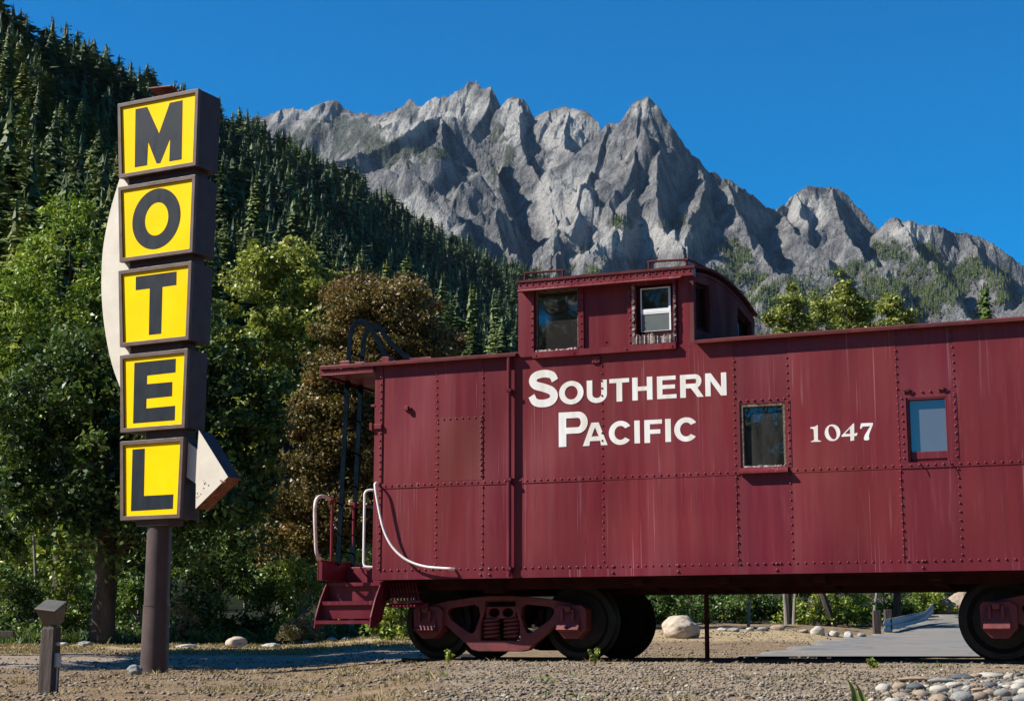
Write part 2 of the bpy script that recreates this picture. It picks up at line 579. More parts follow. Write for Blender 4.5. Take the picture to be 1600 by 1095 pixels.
def build_side_wall():
    b = MB()
    def pan(x0, x1, z0, z1, off=0.0):
        b.box(x0, x1, -off, 0.06, z0, z1)
    upper = [(-1.65, -.955, 0), (-.955, -.352, .003), (-.352, 1.09, 0), (1.09, 2.605, .003), (2.605, 3.195, 0),
             (3.195, 4.345, .003), (4.345, 4.925, 0), (4.925, 6.09, .003), (6.09, 6.67, 0), (6.67, XR, .003)]
    holes = {2.605: (2.66, 3.155, 2.0, 2.72), 4.345: (4.43, 4.84, 1.99, 2.685), 6.09: (6.175, 6.585, 1.99, 2.685)}
    for x0, x1, off in upper:
        if x0 in holes:
            h0, h1, h2, h3 = holes[x0]
            pan(x0, h0, ZM, ZE, off); pan(h1, x1, ZM, ZE, off)
            pan(h0, h1, h3, ZE, off)
            if h2 > ZM: pan(h0, h1, ZM, h2, off)
        else:
            pan(x0, x1, ZM, ZE, off)
        pan(x0, x1, Z0 + .08, ZM, off + (.003 if int(x0 * 100) % 2 else .0))
    b.box(XL, -1.65, -.014, .06, Z0, ZE)                       # corner post
    b.box(-1.649, XR, -.012, .06, Z0, .978)                    # bottom strip
    # lap strip at the waist, broken by the windows' sills
    for x0, x1 in ((-1.648, -.03), (-.028, 2.64), (3.215, 4.40), (4.401, XR)):
        b.box(x0, x1, -.010, -.001, 1.955, 2.015)
        b.rivets((x0 + .05, 1.985), (x1 - .05, 1.985), y=-.010)
    # raised patch plate
    p_ = MB().box(-.943, -.364, -.010, -.002, 1.98 + .036, 2.75)
    p_.rivets((-.93, 2.735), (-.375, 2.735), y=-.010)
    p_.rivets((-.382, 2.06), (-.382, 2.69), y=-.010, step=.06); p_.rivets((-.925, 2.06), (-.925, 2.69), y=-.010)
    p_.build('patch_plate', M['redpatch'], cab)
    # seam rivets
    for x in (-.945, -.362, 1.09, 2.607, 3.192, 4.344, 4.925, 6.09, 6.67):
        zt = 3.36 if x not in (1.09,) else 3.24
        b.rivets((x, 2.06), (x, zt), y=-.003)
        b.rivets((x, 1.06), (x, 1.93), step=.088, y=-.006)
    b.rivets((-1.672, 1.02), (-1.672, 3.36), y=-.014, step=.085)
    b.rivets((-1.60, 1.005), (XR - .1, 1.005), y=-.005, step=.088)
    for x in (-.38, -.27, 1.2, 1.94, 3.02, 4.53, 5.8):
        b.rivet(x, -.012, .935, .017, .014); b.rivet(x, -.008, 1.0, .018, .014)
    for x0, x1, z in ((2.66, 3.15, 2.755), (4.42, 4.86, 2.745), (6.17, 6.6, 2.745)):
        b.rivets((x0, z), (x1, z), y=-.004)
    # window surround plates (raised a hair)
    for x0, x1, h0, h1, hz0, hz1 in ((2.565, 3.212, 2.66, 3.155, 2.0, 2.72), (4.352, 4.940, 4.43, 4.84, 1.99, 2.685), (6.097, 6.69, 6.175, 6.585, 1.99, 2.685)):
        b.box(x0, h0 - .002, -.008, -.0035, 2.017, hz1 + .02)
        b.box(h1 + .002, x1, -.008, -.0035, 2.017, hz1 + .02)
        for xx in (x0 + .035, x1 - .022):
            b.rivets((xx, 2.06), (xx, hz1 + .0), y=-.008)
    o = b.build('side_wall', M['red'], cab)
    return o


build_side_wall()

# shell that closes the car
b = MB()
b.box(XL, XL + .06, .061, W, Z0, ZE)
b.box(XR - .06, XR, .061, W, Z0, ZE)
b.box(XL + .061, XR - .061, W - .06, W, Z0, ZE)
b.build('end_and_far_walls', M['red'], cab)
b = MB()
b.box(XL + .07, XR - .07, .07, W - .07, Z0 + .02, Z0 + .10)
b.build('floor_deck', M['under'], cab)
b = MB()   # dark sheet added behind the panes in place of the car's unlit inside
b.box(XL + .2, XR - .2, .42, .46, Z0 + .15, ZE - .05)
b.build('dark_backing', M['darkback'], cab)

# small fittings on the wall
b = MB()
b.box(.98, 1.076, -.022, -.004, 3.276, 3.357)
for x in (.995, 1.06):
    for z in (3.29, 3.343): b.rivet(x, -.022, z, .008, .006)
b.rivet(1.10, -.004, 3.33, .010, .008); b.rivet(1.03, -.022, 3.316, .014, .008)
b.build('junction_plate', M['red'], cab, .003)
b = MB()
b.box(-1.37, -1.27, -.03, 0, 2.875, 2.895); b.box(-1.34, -1.30, -.05, 0, 2.86, 2.912)
b.build('marker_bracket', M['red'], cab, .003)
b = MB()
b.box(-1.79, -1.65, -.035, -.012, 2.66, 2.715); b.box(-1.80, -1.765, -.05, .02, 2.645, 2.73)
b.build('latch', M['red'], cab, .003)
MB().box(-1.80, -1.74, -.02, .0, 2.93, 2.955).build('latch', M['red'], cab, .003)
for x, z in ((4.45, 2.765), (4.80, 2.765)):
    MB().box(x - .04, x + .04, -.022, -.003, z - .008, z + .010).box(x - .01, x + .022, -.030, -.003, z - .014, z + .014).build('awning_bracket', M['roof'], cab, .002)
for x in (4.53, 4.83):
    MB().tube([(x, -.006, 2.02), (x + .02, -.04, 1.985), (x + .03, -.045, 1.94)], .006, 6).build('window_hook', M['roof'], cab)

# drain pipe beside the bay
b = MB()
b.tube([(-.014, -.055, .905), (-.014, -.055, 3.41)], .026, 10)
for z in (1.0, 2.0, 3.02): b.box(-.045, .017, -.085, 0, z - .015, z + .015)
b.build('drain_pipe', M['red'], cab, smooth=True)

# ---- roof
def roof_z(y): return 3.437 + .20 * (1 - ((y - 1.45) / 1.54) ** 2)

def sweep_roof(x0, x1, y0, y1, zf, th, n=18):
    b = MB()
    ys = [y0 + (y1 - y0) * i / n for i in range(n + 1)]
    prof = [(y, zf(y)) for y in ys] + [(y, zf(y) - th) for y in reversed(ys)]
    m = len(prof)
    vs = [(x0, y, z) for y, z in prof] + [(x1, y, z) for y, z in prof]
    fs = [(i, (i + 1) % m, m + (i + 1) % m, m + i) for i in range(m)]
    for s in (0, m):
        for i in range(n):
            fs.append((s + i, s + i + 1, s + m - 2 - i, s + m - 1 - i))
    return b.add(vs, fs)

rb = sweep_roof(-2.46, .075, -.085, W + .085, roof_z, .03)
r2 = sweep_roof(2.185, 7.9, -.095, W + .095, roof_z, .03)
rb.add(r2.v, r2.f)
rb.build('roof', M['roof'], cab)
b = MB()  # platform canopy fascia
b.box(-2.46, -1.752, -.062, -.04, 3.345, 3.402)
b.box(-2.46, -1.752, -.066, -.03, 3.336, 3.344)
b.box(-2.46, -1.90, -.070, -.03, 3.438, 3.452)
b.box(-2.475, -2.455, -.066, W + .05, 3.33, 3.455)
b.box(-2.43, -1.752, -.03, W, 3.355, 3.375)
b.build('canopy_fascia', M['red'], cab, .003)

# ---- cupola
C0, C1 = .084, 2.17
def cup_z(y): return 4.272 + .152 * (1 - ((y - 1.45) / 1.45) ** 2)
b = MB()
b.box(C0, .272, -.014, .10, 3.40, 4.19)                      # left post
b.box(1.99, C1 - .056, .012, .10, 3.40, 4.19)                # right post
b.box(C0 - .002, C1, -.020, .10, 4.191, 4.292)               # fascia
b.box(C0, .27, -.022, -.013, 3.40, 3.435); b.box(2.03, C1, -.004, .013, 3.40, 3.44)
b.rivets((.11, 4.245), (2.14, 4.245), step=.078, y=-.020)
b.rivets((.30, 4.205), (2.05, 4.205), step=.088, y=-.020, r=.009, h=.006)
b.rivets((.25, 3.52), (.25, 4.10), step=.085, y=-.014)
b.add([(.115, -.021, 4.195), (2.06, -.021, 4.195), (2.06, -.125, 4.158), (.115, -.125, 4.158),
       (.115, -.021, 4.178), (2.06, -.021, 4.178), (2.06, -.125, 4.146), (.115, -.125, 4.146)],
      [(0, 3, 2, 1), (4, 5, 6, 7), (0, 1, 5, 4), (3, 7, 6, 2), (0, 4, 7, 3), (1, 2, 6, 5)])   # drip visor
b.tube([(.115, -.122, 4.152), (2.06, -.122, 4.152)], .014, 8)
b.box(.273, .29, .03, .10, 3.44, 4.19)
b.box(.805, .868, .018, .10, 3.445, 4.19)                    # strips and panel
b.box(.869, 1.392, .050, .10, 3.445, 4.19)
b.box(1.393, 1.452, .018, .10, 3.445, 4.19)
for x in (.838, 1.422): b.rivets((x, 3.49), (x, 4.10), step=.09, y=.018)
b.rivet(1.125, .050, 3.525, .013, .012)
b.box(.274, 1.972, -.060, .10, 3.372, 3.443)                 # sill beam
for x in (.32, .78, 1.40, 1.93): b.rivet(x, -.060, 3.40, .011, .010)
b.box(1.973, 1.989, .03, .10, 3.40, 4.19)
b.box(C0, C1 - .07, W - .06, W, 3.40, 4.28)                  # far side
b.box(C0, C0 + .05, .101, W - .061, 3.40, 4.28)
b.build('cupola', M['red'], cab)
# cupola end wall that faces along the car
def yz_plate(name, polys, mat, x_front, th, parent):
    o = plate(name, polys, th, mat, parent, y=-x_front)
    o.rotation_euler = (0, 0, R(90))
    return o
top = [(y, cup_z(y) - .04) for y in np.linspace(.0125, W - .02, 24)]
outer = [(.0125, 3.42)] + top + [(W - .02, 3.42)]
hole1 = [(.10, 3.60), (.70, 3.66), (.70, 4.215), (.10, 4.14)]
hole2 = [(2.02, 3.68), (2.73, 3.62), (2.73, 4.15), (2.02, 4.23)]
M['redmatte'] = simple('dull_stained_red_paint', (.115, .022, .028), .3, .85, 2.2, .15, 30, spec=.08, stretch=(1, 1, .3), c2=(.15, .06, .06))
yz_plate('cupola_end_wall', [outer, hole1, hole2], M['redmatte'], C1 - .004, .05, cab)
b = MB()
for y in np.arange(.06, 2.85, .055):
    b.rivet(C1 - .004, y, cup_z(y) - .085, .010, .008, axis='u')
for y in (.055, .735, 1.985, 2.765):
    for z in np.arange(3.68, 4.16, .06): b.rivet(C1 - .004, y, z, .010, .008, axis='u')
_cw = [o for o in cab.children if o.name.startswith('cupola_end_wall')][0]
_rv = [(y, -x, z) for x, y, z in b.v]
bm = bmesh.new(); bm.from_mesh(_cw.data)
_vs = [bm.verts.new(p) for p in _rv]
for q in b.f: bm.faces.new([_vs[i] for i in q])
bm.to_mesh(_cw.data); bm.free()
for nm, hp in (('near', hole1), ('far', hole2)):
    w = yz_plate('cupola_end_window', [[(y + (.03 if y in (hp[0][0], hp[3][0]) else -.03) * -1, z) for y, z in hp],
                                       [(hp[0][0] + .05, hp[0][1] + .05), (hp[1][0] - .05, hp[1][1] + .05), (hp[2][0] - .05, hp[2][1] - .05), (hp[3][0] + .05, hp[3][1] - .05)]],
                 M['under'], C1 - .056, .03, cab)
    yz_plate('pane', [hp], M['glass'], C1 - .09, .01, w).rotation_euler = (0, 0, 0)
rb = sweep_roof(C0 - .03, C1 + .03, -.035, W + .035, lambda y: cup_z(min(max(y, 0), W)) + .030, .028, 22)
rb.build('cupola_roof', M['roof'], cab)
b = MB()
b.tube(smooth_path([(.155, .02, 4.29), (.157, .02, 4.37), (.18, .02, 4.39), (.60, .02, 4.385), (.622, .02, 4.37), (.622, .02, 4.29)], 4), .014, 8)
b.tube([(.157, .02, 4.36), (.30, .10, 4.315)], .010, 6)
b.build('roof_grab_rail', M['roof'], cab, smooth=True)
b = MB()
b.tube(smooth_path([(1.655, .02, 4.29), (1.656, .02, 4.37), (1.68, .02, 4.395), (2.07, .03, 4.385), (2.11, .06, 4.385), (2.115, .45, 4.42), (2.115, .82, 4.45), (2.115, .86, 4.44), (2.115, .865, 4.37)], 5), .014, 8)
b.tube([(2.085, .04, 4.385), (2.085, .04, 4.29)], .014, 8)
b.build('roof_grab_rail', M['roof'], cab, smooth=True)

# cupola windows
def frame_mb(x0, x1, z0, z1, y0, y1, l, r, bt, tp):
    b = MB()
    b.box(x0, x0 + l, y0, y1, z0, z1); b.box(x1 - r, x1, y0, y1, z0, z1)
    b.box(x0 + l, x1 - r, y0, y1, z0, z0 + bt); b.box(x0 + l, x1 - r, y0, y1, z1 - tp, z1)
    return b

def ragged(x0, x1, z0, z1, y0, y1, n=26, amp=.012, seed=1):
    rd = random.Random(seed)
    b = MB()
    xs = [x0 + (x1 - x0) * i / n for i in range(n + 1)]
    lo = [z0 + rd.uniform(0, amp * .4) for _ in xs]; hi = [z1 + rd.uniform(-amp, amp) for _ in xs]
    yy = [y0 + rd.uniform(-amp, amp) * .8 for _ in xs]
    vs = []
    for i, x in enumerate(xs):
        vs += [(x, yy[i], lo[i]), (x, yy[i] + .006, hi[i]), (x, y1, hi[i]), (x, y1, lo[i])]
    fs = [(0, 1, 2, 3), (4 * n + 3, 4 * n + 2, 4 * n + 1, 4 * n)]
    for i in range(n):
        for k in range(4):
            fs.append((4 * i + k, 4 * i + 4 + k, 4 * i + 4 + (k + 1) % 4, 4 * i + (k + 1) % 4))
    return b.add(vs, fs)

w1 = frame_mb(.291, .804, 3.445, 4.19, .035, .09, .012, .014, .02, .045).build('cupola_window', M['putty'], cab)
tag(w1, 'large single pane cupola window')
MB().box(.303, .79, .058, .07, 3.465, 4.145).build('pane', M['glass'], w1)
ragged(.29, .80, 3.4435, 3.468, -.01, .057, seed=3).build('rotten_sill', M['rotwood'], w1)
w2 = frame_mb(1.4535, 1.972, 3.4445, 4.188, -.022, .09, .05, .035, .05, .06).build('cupola_window', M['red'], cab)
tag(w2, 'cupola sash window with a white upper sash and a rotten sill')
frame_mb(1.504, 1.936, 3.495, 4.127, .030, .09, .045, .036, .10, .03).build('sash_frame', M['under'], w2)
ragged(1.47, 1.95, 3.4445, 3.545, -.045, -.0225, amp=.02, seed=5).build('rotten_sill', M['rotwood'], w2)
b = ragged(0, .62, -.012, .012, -.034, -.0225, amp=.010, seed=8)
b.v = [(1.475 + z, y, 3.52 + x) for x, y, z in b.v]
b.build('peeling_jamb', M['rotwood'], w2)
b = ragged(0, .58, -.010, .010, -.034, -.0225, amp=.010, seed=9)
b.v = [(1.957 + z, y, 3.52 + x) for x, y, z in b.v]
b.build('peeling_jamb', M['rotwood'], w2)
s = frame_mb(1.548, 1.898, 3.812, 4.096, .022, .0295, .014, .024, .042, .014).build('upper_sash', M['sashwhite'], w2)
MB().box(1.561, 1.876, .0296, .036, 3.853, 4.083).build('upper_pane', M['glass'], w2)
s = frame_mb(1.551, 1.898, 3.60, 3.811, .024, .0295, .006, .018, .004, .014).build('lower_sash', M['sashwhite'], w2)
MB().box(1.556, 1.881, .0296, .036, 3.603, 3.798).build('lower_pane', M['frost'], w2)

# body windows
def clear_glass():
    t = NT('see_through_glass')
    v = t.coords()
    nm = t.bump(t.noise(v, 2.5, 2), .06, .05)
    tr = t.n('ShaderNodeBsdfTransparent'); tr.inputs['Color'].default_value = (.55, .57, .56, 1)
    gl = t.n('ShaderNodeBsdfGlossy'); gl.inputs['Roughness'].default_value = .02
    gl.inputs['Color'].default_value = (.8, .88, .95, 1)
    fr = t.n('ShaderNodeFresnel'); fr.inputs['IOR'].default_value = 1.85
    t.l(nm, gl.inputs['Normal'])
    mx = t.n('ShaderNodeMixShader')
    t.l(fr.outputs[0], mx.inputs[0]); t.l(tr.outputs[0], mx.inputs[1]); t.l(gl.outputs[0], mx.inputs[2])
    du = t.n('ShaderNodeBsdfDiffuse'); du.inputs['Color'].default_value = (.16, .16, .155, 1)
    m2 = t.n('ShaderNodeMixShader')
    t.l(t.ramp(t.noise(t.coords((1, 1, .3)), 6, 4, .6), [(.35, .06), (.7, .22)]), m2.inputs[0])
    t.l(mx.outputs[0], m2.inputs[1]); t.l(du.outputs[0], m2.inputs[2])
    return t.done(m2.outputs[0])
M['clear'] = clear_glass()
wa = frame_mb(2.661, 3.154, 2.001, 2.719, .005, .08, .034, .026, .03, .034).build('side_window', M['putty'], cab, .004)
tag(wa, 'side window with cracked brown putty and a tan blind')
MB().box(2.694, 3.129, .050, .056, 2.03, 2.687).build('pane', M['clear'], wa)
b = MB()
b.add([(2.645, -.012, 2.028), (3.165, -.012, 2.028), (3.18, -.075, 1.985), (2.65, -.075, 1.985),
       (2.645, -.012, 1.955), (3.165, -.012, 1.955), (3.18, -.075, 1.962), (2.65, -.075, 1.962)],
      [(0, 3, 2, 1), (4, 5, 6, 7), (0, 1, 5, 4), (3, 7, 6, 2), (0, 4, 7, 3), (1, 2, 6, 5)])
b.build('sill', M['red'], wa)
ragged(2.70, 3.14, 2.026, 2.046, -.020, .049, amp=.007, seed=13).build('peeling_sill_edge', M['rotwood'], wa)
b = MB()
for i in range(17):
    z = 2.05 + i * .0215
    b.add([(2.96, .064, z), (3.127, .064, z), (3.127, .079, z + .015), (2.96, .079, z + .015)], [(0, 1, 2, 3)])
b.build('blind', M['blind'], wa)
for x0 in (4.43, 6.175):
    wb = frame_mb(x0 + .001, x0 + .409, 1.991, 2.684, .004, .05, .020, .016, .0, .016).build('side_window', M['red'], cab, .003)
    tag(wb, 'side window with a red lower rail and sky blue reflection' if x0 < 5 else None)
    MB().box(x0 + .015, x0 + .40, .062, .07, 2.10, 2.68).build('pane', M['glass2'], wb)
    MB().box(x0 + .021, x0 + .393, .040, .075, 2.05, 2.128).build('bottom_rail', M['red'], wb, .004)
    b = MB()
    b.add([(x0 + .002, -.004, 1.992), (x0 + .408, -.004, 1.992), (x0 + .408, .06, 2.03), (x0 + .002, .06, 2.03),
           (x0 + .002, -.004, 1.985), (x0 + .408, -.004, 1.985), (x0 + .408, .06, 1.985), (x0 + .002, .06, 1.985)],
          [(0, 1, 2, 3), (7, 6, 5, 4), (0, 4, 5, 1), (3, 2, 6, 7), (0, 3, 7, 4), (1, 5, 6, 2)])
    b.build('sill', M['red'], wb)
    MB().box(x0 + .021, x0 + .393, .050, .078, 2.031, 2.049).build('sill_step', M['red'], wb)

# ---- painted lettering
def glyph(ch, x0, x1, z0, z1, t):
    w, h = x1 - x0, z1 - z0
    P = lambda pts: [(x0 + a, z0 + c) for a, c in pts]
    if ch == 'I': return [P([(0, 0), (w, 0), (w, h), (0, h)])]
    if ch == 'T': return [P([((w - t) / 2, 0), ((w + t) / 2, 0), ((w + t) / 2, h - t * .72), (w, h - t * .72), (w, h), (0, h), (0, h - t * .72), ((w - t) / 2, h - t * .72)])]
    if ch == 'H':
        m = t * .75
        return [P([(0, 0), (t, 0), (t, h / 2 - m / 2), (w - t, h / 2 - m / 2), (w - t, 0), (w, 0), (w, h), (w - t, h), (w - t, h / 2 + m / 2), (t, h / 2 + m / 2), (t, h), (0, h)])]
    if ch == 'E':
        m = t * .72
        return [P([(0, 0), (w, 0), (w, m), (t, m), (t, h * .52 - m / 2), (w * .93, h * .52 - m / 2), (w * .93, h * .52 + m / 2), (t, h * .52 + m / 2), (t, h - m), (w * .97, h - m), (w * .97, h), (0, h)])]
    if ch == 'F':
        m = t * .74
        return [P([(0, 0), (t, 0), (t, h * .48 - m / 2), (w * .9, h * .48 - m / 2), (w * .9, h * .48 + m / 2), (t, h * .48 + m / 2), (t, h - m), (w, h - m), (w, h), (0, h)])]
    if ch == 'N': return [P([(0, 0), (t * .95, 0), (t * .95, h * .66), (w - t * 1.02, 0), (w, 0), (w, h), (w - t * .95, h), (w - t * .95, h * .36), (t * 1.02, h), (0, h)])]
    if ch == 'O': return [ell(x0 + w / 2, z0 + h / 2, w / 2, h / 2), ell(x0 + w / 2, z0 + h / 2, w / 2 - t, h / 2 - t * .8)]
    if ch == 'U':
        o_ = P([(0, h)]) + ell(x0 + w / 2, z0 + w * .42, w / 2, w * .42, 0, 20, 180, 360) + P([(w, h), (w - t, h)])
        i_ = ell(x0 + w / 2, z0 + w * .42, w / 2 - t, w * .42 - t * .85, 0, 20, 360, 180) + P([(t, h)])
        return [o_ + i_]
    if ch == 'C':
        cx, cz = x0 + w * .52, z0 + h / 2
        o_ = ell(cx, cz, w * .52, h / 2, 0, 34, 33, 322)
        i_ = ell(cx, cz, w * .52 - t, h / 2 - t * .85, 0, 34, 318, 38)
        o_ = [(x0 + min(max(p[0] - x0, 0), w), p[1]) for p in o_]
        return [o_ + i_]
    if ch in 'PR':
        bz = h * .47 if ch == 'P' else h * .46            # bottom of the bowl
        rr = (h - bz) / 2
        wb = w if ch == 'P' else w * .92
        o_ = P([(0, 0), (t, 0)])
        if ch == 'P':
            o_ += P([(t, bz * .79)])
            bz2 = bz * .79
        else:
            bz2 = h * .40
            o_ += P([(t, bz2), (w * .46, bz2), (w * .74, 0), (w, 0), (w * .74, h * .41)])
        rr = (h - bz2) / 2
        o_ += ell(x0 + wb - rr * .95, z0 + bz2 + rr, rr * .95, rr, 0, 16, -60 if ch == 'R' else -90, 90) + P([(0, h)])
        m = t * .78
        hole = P([(t, bz2 + m)]) + ell(x0 + wb - rr * .95, z0 + bz2 + rr, rr * .95 - t * .92, rr - m, 0, 14, -90, 90) + P([(t, h - m)])
        return [o_, hole]
    if ch == 'A':
        m = t * .72
        o_ = P([(0, 0), (t * 1.08, 0), (w * .29, h * .20), (w * .71, h * .20), (w - t * 1.08, 0), (w, 0), (w * .5 + t * .60, h), (w * .5 - t * .60, h)])
        hole = P([(w * .355, h * .20 + m), (w * .645, h * .20 + m), (w * .5, h * .80)])
        return [o_, hole]
    if ch == 'S':
        pts = [(.90, .70), (.79, .855), (.52, .905), (.25, .86), (.145, .73), (.24, .60), (.5, .525), (.77, .425), (.865, .28), (.76, .14), (.5, .092), (.23, .14), (.10, .315)]
        sp = smooth_path([(a, c, 0) for a, c in pts], 6)
        sp = [(x0 + q.x * w * (1.0), z0 + q.y * h) for q in sp]
        n = len(sp)
        wd = [t * (.98 + .16 * math.sin(math.pi * i / (n - 1))) for i in range(n)]
        return [ribbon(sp, wd)]
    return []

LY = -.0045
polys_by = []
for ch, x0, x1, z0, z1, t in (
        ('S', .205, .565, 2.815, 3.235, .083), ('O', .577, .871, 2.824, 3.092, .070), ('U', .910, 1.148, 2.824, 3.083, .066),
        ('T', 1.178, 1.411, 2.826, 3.085, .066), ('H', 1.446, 1.680, 2.827, 3.084, .064), ('E', 1.733, 1.955, 2.828, 3.080, .062),
        ('R', 1.998, 2.262, 2.826, 3.080, .064), ('N', 2.283, 2.520, 2.827, 3.080, .062),
        ('P', .571, .918, 2.347, 2.738, .090), ('A', .858, 1.150, 2.345, 2.604, .072), ('C', 1.166, 1.428, 2.340, 2.608, .066),
        ('I', 1.464, 1.527, 2.348, 2.602, .06), ('F', 1.580, 1.783, 2.347, 2.601, .064), ('I', 1.820, 1.884, 2.348, 2.602, .06),
        ('C', 1.922, 2.182, 2.342, 2.609, .066)):
    polys_by.append(glyph(ch, x0, x1, z0, z1, t))
lo = None
for k, pl in enumerate(polys_by):
    yy = LY - (.0004 if k in (9,) else 0)
    o = plate('painted_lettering', pl, .0012, M['letterwhite'], cab, y=yy)
    if lo is None:
        lo = o
    else:
        bm = bmesh.new(); bm.from_mesh(lo.data); bm.from_mesh(o.data); bm.to_mesh(lo.data); bm.free()
        bpy.data.objects.remove(o, do_unlink=True)
tag(lo, 'white painted words SOUTHERN PACIFIC')
one = [(3.421, 2.420), (3.421, 2.432), (3.467, 2.437), (3.501, 2.453), (3.498, 2.296), (3.508, 2.286), (3.530, 2.284), (3.526, 2.274), (3.424, 2.275), (3.425, 2.284), (3.447, 2.289), (3.457, 2.299), (3.456, 2.405), (3.450, 2.412)]
four = [(3.748, 2.316), (3.748, 2.327), (3.877, 2.452), (3.885, 2.450), (3.882, 2.342), (3.915, 2.351), (3.914, 2.336), (3.904, 2.317), (3.880, 2.318), (3.879, 2.272), (3.839, 2.266), (3.841, 2.316)]
fourh = [(3.783, 2.345), (3.840, 2.342), (3.839, 2.400)]
seven = [(3.946, 2.390), (3.944, 2.397), (3.956, 2.448), (4.081, 2.447), (4.079, 2.426), (4.041, 2.340), (4.033, 2.312), (4.036, 2.272), (4.012, 2.266), (3.987, 2.268), (3.979, 2.287), (3.994, 2.327), (4.052, 2.414), (3.973, 2.413), (3.959, 2.392)]
nu = plate('painted_number', [one, ell(3.654, 2.3625, .082, .0885), ell(3.654, 2.3635, .040, .073, R(16)), four, fourh, seven], .0012, M['letterwhite'], cab, y=LY)
tag(nu, 'white painted number 1047')

# ---- platform, steps, railings, ladder at the end
b = MB()
b.box(-2.46, -2.41, -.012, W, .90, 1.14)                   # end plate
b.box(-2.475, -2.46, -.016, .06, .90, 1.146)
b.build('end_plate', M['red'], cab, .004)
b = MB()
b.box(-2.409, -1.751, .62, W - .62, 1.03, 1.08)
b.box(-2.409, -1.751, .60, .62, .90, 1.075)
b.box(-2.15, -1.752, .585, .60, 1.035, 1.10)
for x in (-2.2, -2.1, -2.0, -1.9, -1.8): b.rivet(x, .60, .94, .012, .010)
b.build('platform', M['red'], cab, .004)
b = MB()
def steps_plate(x, b):
    prof = [(.55, .90), (.155, .885), (.10, .85), (-.03, .68), (-.085, .58), (-.14, .47), (-.165, .345), (-.07, .345), (.14, .43), (.22, .60), (.36, .70), (.55, .85)]
    n = len(prof)
    vs = [(x - .007, y, z) for y, z in prof] + [(x + .007, y, z) for y, z in prof]
    fs = [tuple(range(n)), tuple(range(2 * n - 1, n - 1, -1))] + [(i, (i + 1) % n, n + (i + 1) % n, n + i) for i in range(n)]
    b.add(vs, fs)
steps_plate(-2.42, b); steps_plate(-1.70, b)
xa, xb = -2.412, -1.708
b.box(xa, xb, -.145, .02, .41, .428); b.box(xa, xb, -.152, -.1455, .393, .432)      # lowest tread
b.box(xa, xb, .008, .016, .455, .634)                                                # riser
b.box(xa, xb, -.02, .19, .635, .652); b.box(xa, xb, -.027, -.0205, .612, .655)
b.box(xa, xb, .168, .176, .662, .854)
b.box(xa, xb, .14, .56, .855, .872); b.box(xa, xb, .132, .1395, .835, .876)
b.box(xa, xb, .561, .57, .88, 1.03)
b.build('boarding_steps', M['red'], cab)
b = MB()
for y in (.185, .745, 1.45, 2.15, 2.72): b.tube([(-2.40, y, 1.13), (-2.40, y, 1.88)], .018, 8)
b.box(-2.43, -2.37, .14, .24, 1.83, 1.885); b.box(-2.43, -2.37, .70, .80, 1.81, 1.87)
b.box(-2.415, -2.385, .79, 2.72, 1.84, 1.87)
b.build('end_railing', M['red'], cab, smooth=True)
b = MB()
b.tube([(-2.40, .24, 1.85), (-2.40, .35, 1.83), (-2.40, .5, 1.815), (-2.40, .62, 1.815), (-2.40, .70, 1.83)], .010, 6)
b.build('chain', M['black'], cab)
b = MB()
b.tube([(-2.40, .25, 1.50), (-2.40, .45, 1.44), (-2.40, .62, 1.44), (-2.40, .73, 1.48)], .007, 6)
b.build('chain', M['black'], cab)
b = MB()
b.tube(smooth_path([(-2.41, .18, 1.86), (-2.42, .05, 1.885), (-2.42, -.07, 1.885), (-2.42, -.17, 1.84), (-2.42, -.205, 1.72), (-2.42, -.18, 1.45), (-2.42, -.15, 1.24), (-2.42, -.10, 1.175), (-2.44, .0, 1.15), (-2.45, .04, 1.12)], 5), .021, 10)
b.build('handrail', M['pinkwhite'], cab, smooth=True)
b = MB()
b.tube(smooth_path([(-1.755, .06, 1.945), (-1.83, .02, 1.945), (-1.868, 0, 1.91), (-1.872, 0, 1.80), (-1.872, 0, 1.20), (-1.868, 0, 1.085), (-1.835, 0, 1.048), (-1.752, .03, 1.046)], 5), .015, 10)
b.build('handrail', M['white'], cab, smooth=True)
b = MB()
b.tube(smooth_path([(-1.69, -.012, 2.01), (-1.692, -.07, 2.015), (-1.685, -.10, 1.96), (-1.626, -.105, 1.685), (-1.559, -.105, 1.456), (-1.461, -.105, 1.283), (-1.334, -.10, 1.158), (-1.197, -.09, 1.081), (-1.03, -.085, 1.034), (-.85, -.085, 1.016), (-.74, -.075, 1.008), (-.70, -.02, 1.004)], 6), .0145, 10)
b.build('handrail', M['white'], cab, smooth=True)
